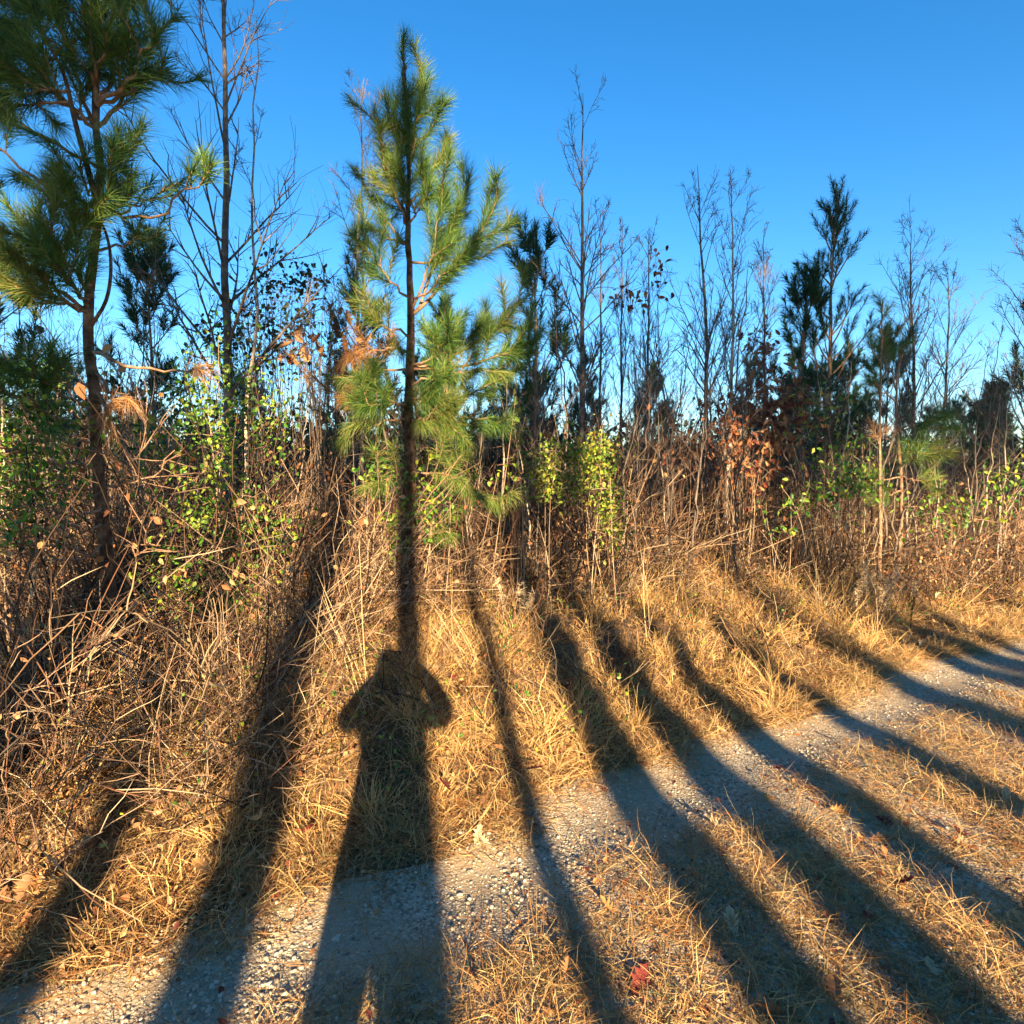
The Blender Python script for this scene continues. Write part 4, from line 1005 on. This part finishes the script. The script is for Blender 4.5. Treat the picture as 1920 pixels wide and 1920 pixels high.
# ------------------------------------------------------------------ fallen leaves
FALL = {c: [MB() for _ in range(3)] for c in ('orange', 'brown', 'crimson', 'tan')}
FM = {}
for c in FALL:
    for k in range(3):
        leaves(FALL[c][k], np.zeros((1, 3)), np.array([[1.0, 0, 0]]), np.array([[0, 0, 1.0]]), [1.0], oak_template(.35 + .35 * k))
        FM[c, k] = FALL[c][k].mesh('fallen_leaf', M['fall_' + c], False)
rr = np.random.default_rng(77)
def fallen(x, y, size, c, label, group, lift=.02):
    o = link('fallen_leaf', FM[c, int(rr.integers(3))]); tag(o, label, 'leaf', group)
    o.location = (x, y, float(surf_z(np.array(x), np.array(y))) + lift); o.scale = (size,) * 3
    o.rotation_euler = (rr.normal() * .35, rr.normal() * .35, rr.uniform(0, 6.28))
def fall_px(px, py, size, c, label, lift=.03):
    x, y = gnd(px, py); u, v = uv(x, y)
    if v > 3.2:                                   # stands on the bank: nearer than the flat ground would be
        z = float(ground_z(np.array(x), np.array(y))) + lift; k = (CAMZ - z) / CAMZ; x, y = x * k, y * k
    fallen(x, y, size, c, label, 'single fallen leaves', lift)
for a in [(580, 1530, .13, 'crimson', 'red-brown fallen leaf in the shaded grass left of the photographer\'s shadow'), (485, 1500, .12, 'tan', 'pale upright fallen leaf in shade at lower left'),
          (920, 1415, .10, 'crimson', 'bright red fallen leaf in the grass right of the photographer\'s shadow'), (845, 1465, .11, 'crimson', 'red fallen leaf on the edge of the photographer\'s shadow'),
          (1065, 1395, .09, 'orange', 'orange fallen leaf on the sunny grass above the gravel'), (65, 1665, .10, 'orange', 'bright orange fallen leaf in the sun strip at the far left'),
          (890, 1590, .08, 'tan', 'yellow fallen leaf lying on the sunlit gravel'), (915, 1592, .06, 'tan', 'small pale fallen leaf beside the yellow one on the gravel'),
          (1555, 1535, .09, 'orange', 'orange fallen leaf on the middle strip at the right'), (1635, 1605, .10, 'brown', 'dark fallen leaf in the shaded strip at the right'),
          (1790, 1565, .10, 'crimson', 'purple-red fallen leaf on the strip near the right edge'), (1215, 1835, .11, 'crimson', 'red-brown fallen leaf on the strip at the bottom'),
          (1090, 1870, .09, 'brown', 'brown fallen leaf on the strip at the bottom, left of the red-brown one'), (1650, 1215, .10, 'orange', 'orange fallen leaf below the seed plants'),
          (20, 1690, .14, 'brown', 'large brown fallen leaf at the left edge'), (340, 1610, .10, 'brown', 'curled brown fallen leaf in the second sun strip'), (1380, 1340, .10, 'orange', 'orange fallen leaf where grass meets sandy gravel'),
          (1240, 1325, .12, 'brown', 'shaded brown fallen leaf at the top of the sandy gravel')]:
    fall_px(*a, lift=.09 if a[1] < 1560 and a[0] < 1300 else .03)
c = sample(120, -1, 12, .8, 5.0, rr, 1.0)
for k, (x, y) in enumerate(c):
    u, v = uv(x, y)
    on_bank = v > edge_v(u)
    if not on_bank and v > 2.4 and k % 4: continue
    cn = ('brown', 'orange', 'brown', 'tan', 'crimson', 'orange')[k % 6]; px = 960 + FPX * x / y
    wh = ('at the far left', 'left of the photographer\'s shadow', 'near the photographer\'s shadow', 'right of the photographer\'s shadow', 'towards the right', 'at the far right')[int(np.clip(px / 320, 0, 5))]
    fallen(x, y, rr.uniform(.05, .10), cn, 'small curled %s fallen leaf %s %s' % (cn, 'caught in the bank grass' if on_bank else ('far along the track' if y > 3 else 'on the near track'), wh), 'fallen leaves on the bank' if on_bank else 'fallen leaves on the track', .10 if on_bank else .02)

# ------------------------------------------------------------------ the photographer (only the shadow is in view)
M['coat'] = ramp_mat('jacket_cloth', [(.05, .06, .08), (.08, .09, .11)], .9, noise_scale=30, island=False)
M['skin'] = ramp_mat('skin', [(.45, .28, .20), (.52, .33, .24)], .6, island=False, noise_scale=20, noise_amt=.1)
M['phone'] = ramp_mat('phone_case', [(.02, .02, .022), (.03, .03, .032)], .35, island=False, noise_scale=20, noise_amt=.1)
def skin_obj(name, verts, edges, radii, mat, parent, rootv=0, sub=2):
    me = bpy.data.meshes.new(name); me.from_pydata([Vector(v) for v in verts], edges, [])
    o = link(name, me, parent)
    md = o.modifiers.new('skin', 'SKIN'); o.modifiers.new('sub', 'SUBSURF').levels = sub; o.modifiers['sub'].render_levels = sub
    for i, s in enumerate(me.skin_vertices[0].data):
        s.radius = radii[i]; s.use_root = (i == rootv); s.use_loose = False
    md.use_smooth_shade = True
    me.materials.append(mat)
    return o
px0, py0 = -.03, -.50
person = thing('person', 'photographer in dark jacket holding a phone, seen only as a shadow', 'person', (px0, py0, float(road_z(np.array(px0), np.array(py0)))))
V = [(0, 0, .95), (0, 0, 1.12), (0, 0, 1.32), (0, .01, 1.46), (0, .02, 1.53), (0, .03, 1.62), (0, .03, 1.72)]
E = [(0, 1), (1, 2), (2, 3), (3, 4), (4, 5), (5, 6)]
Rd = [(.155, .11), (.14, .10), (.155, .11), (.12, .09), (.062, .062), (.10, .115), (.085, .10)]
def chain(start, pts):
    p = start
    for v, rd in pts:
        V.append(v); Rd.append((rd, rd) if np.isscalar(rd) else rd); E.append((p, len(V) - 1)); p = len(V) - 1
    return p
for s in (-1, 1):
    h = chain(3, [((s * .19, 0, 1.42), .065), ((s * .265 + .04, .17, 1.33), .08), ((s * .20 + .04, .30, 1.44), .055), ((s * .10 + .03, .40, 1.53), (.034, .044))])
    hx = s * .10 + .03
    for f, (dz, ln) in enumerate([(.035, .05), (.012, .06), (-.012, .058), (-.035, .045)]):
        chain(h, [((hx - s * .01, .435, 1.555 + dz), .0095), ((hx - s * (.01 + ln * .5), .452, 1.56 + dz), .0085), ((hx - s * (.01 + ln), .45, 1.56 + dz), .0075)])
    chain(h, [((hx - s * .02, .40, 1.575), .011), ((hx - s * .05, .405, 1.59), .009)])
    chain(0, [((s * .10, 0, .80), .105), ((s * .13, .02, .48), .075), ((s * .14, -.02, .10), .055), ((s * .15, .10, .04), .04), ((s * .155, .17, .035), .032)])
skin_obj('body', V, E, Rd, M['coat'], person, 0, 2)
hair = MB(); a = ICO_V * np.array([.098, .115, .09]) + np.array([0, .01, 1.715]); hair.add(a, [ICO_F]); hh = hair.build('hair', M['pine_bark'], person); hh.modifiers.new('s', 'SUBSURF').levels = 2
ph_ = thing('smartphone', 'black smartphone held up by the photographer', 'phone', (0, -.045, 1.6))
def boxm(sx, sy, sz, c=(0, 0, 0)):
    m = MB(); v = np.array([(x, y, z) for x in (-1, 1) for y in (-1, 1) for z in (-1, 1)], float) * np.array([sx, sy, sz]) / 2 + np.array(c)
    m.add(v, [np.array([(0, 1, 3, 2), (4, 6, 7, 5), (0, 4, 5, 1), (2, 3, 7, 6), (0, 2, 6, 4), (1, 5, 7, 3)])]); return m
bd = boxm(.16, .009, .076).build('phone_body', M['phone'], ph_, smooth=False); bv = bd.modifiers.new('b', 'BEVEL'); bv.width = .003; bv.segments = 3
boxm(.03, .003, .03, (.05, .0062, .015)).build('camera_lens', M['phone'], ph_, smooth=False)
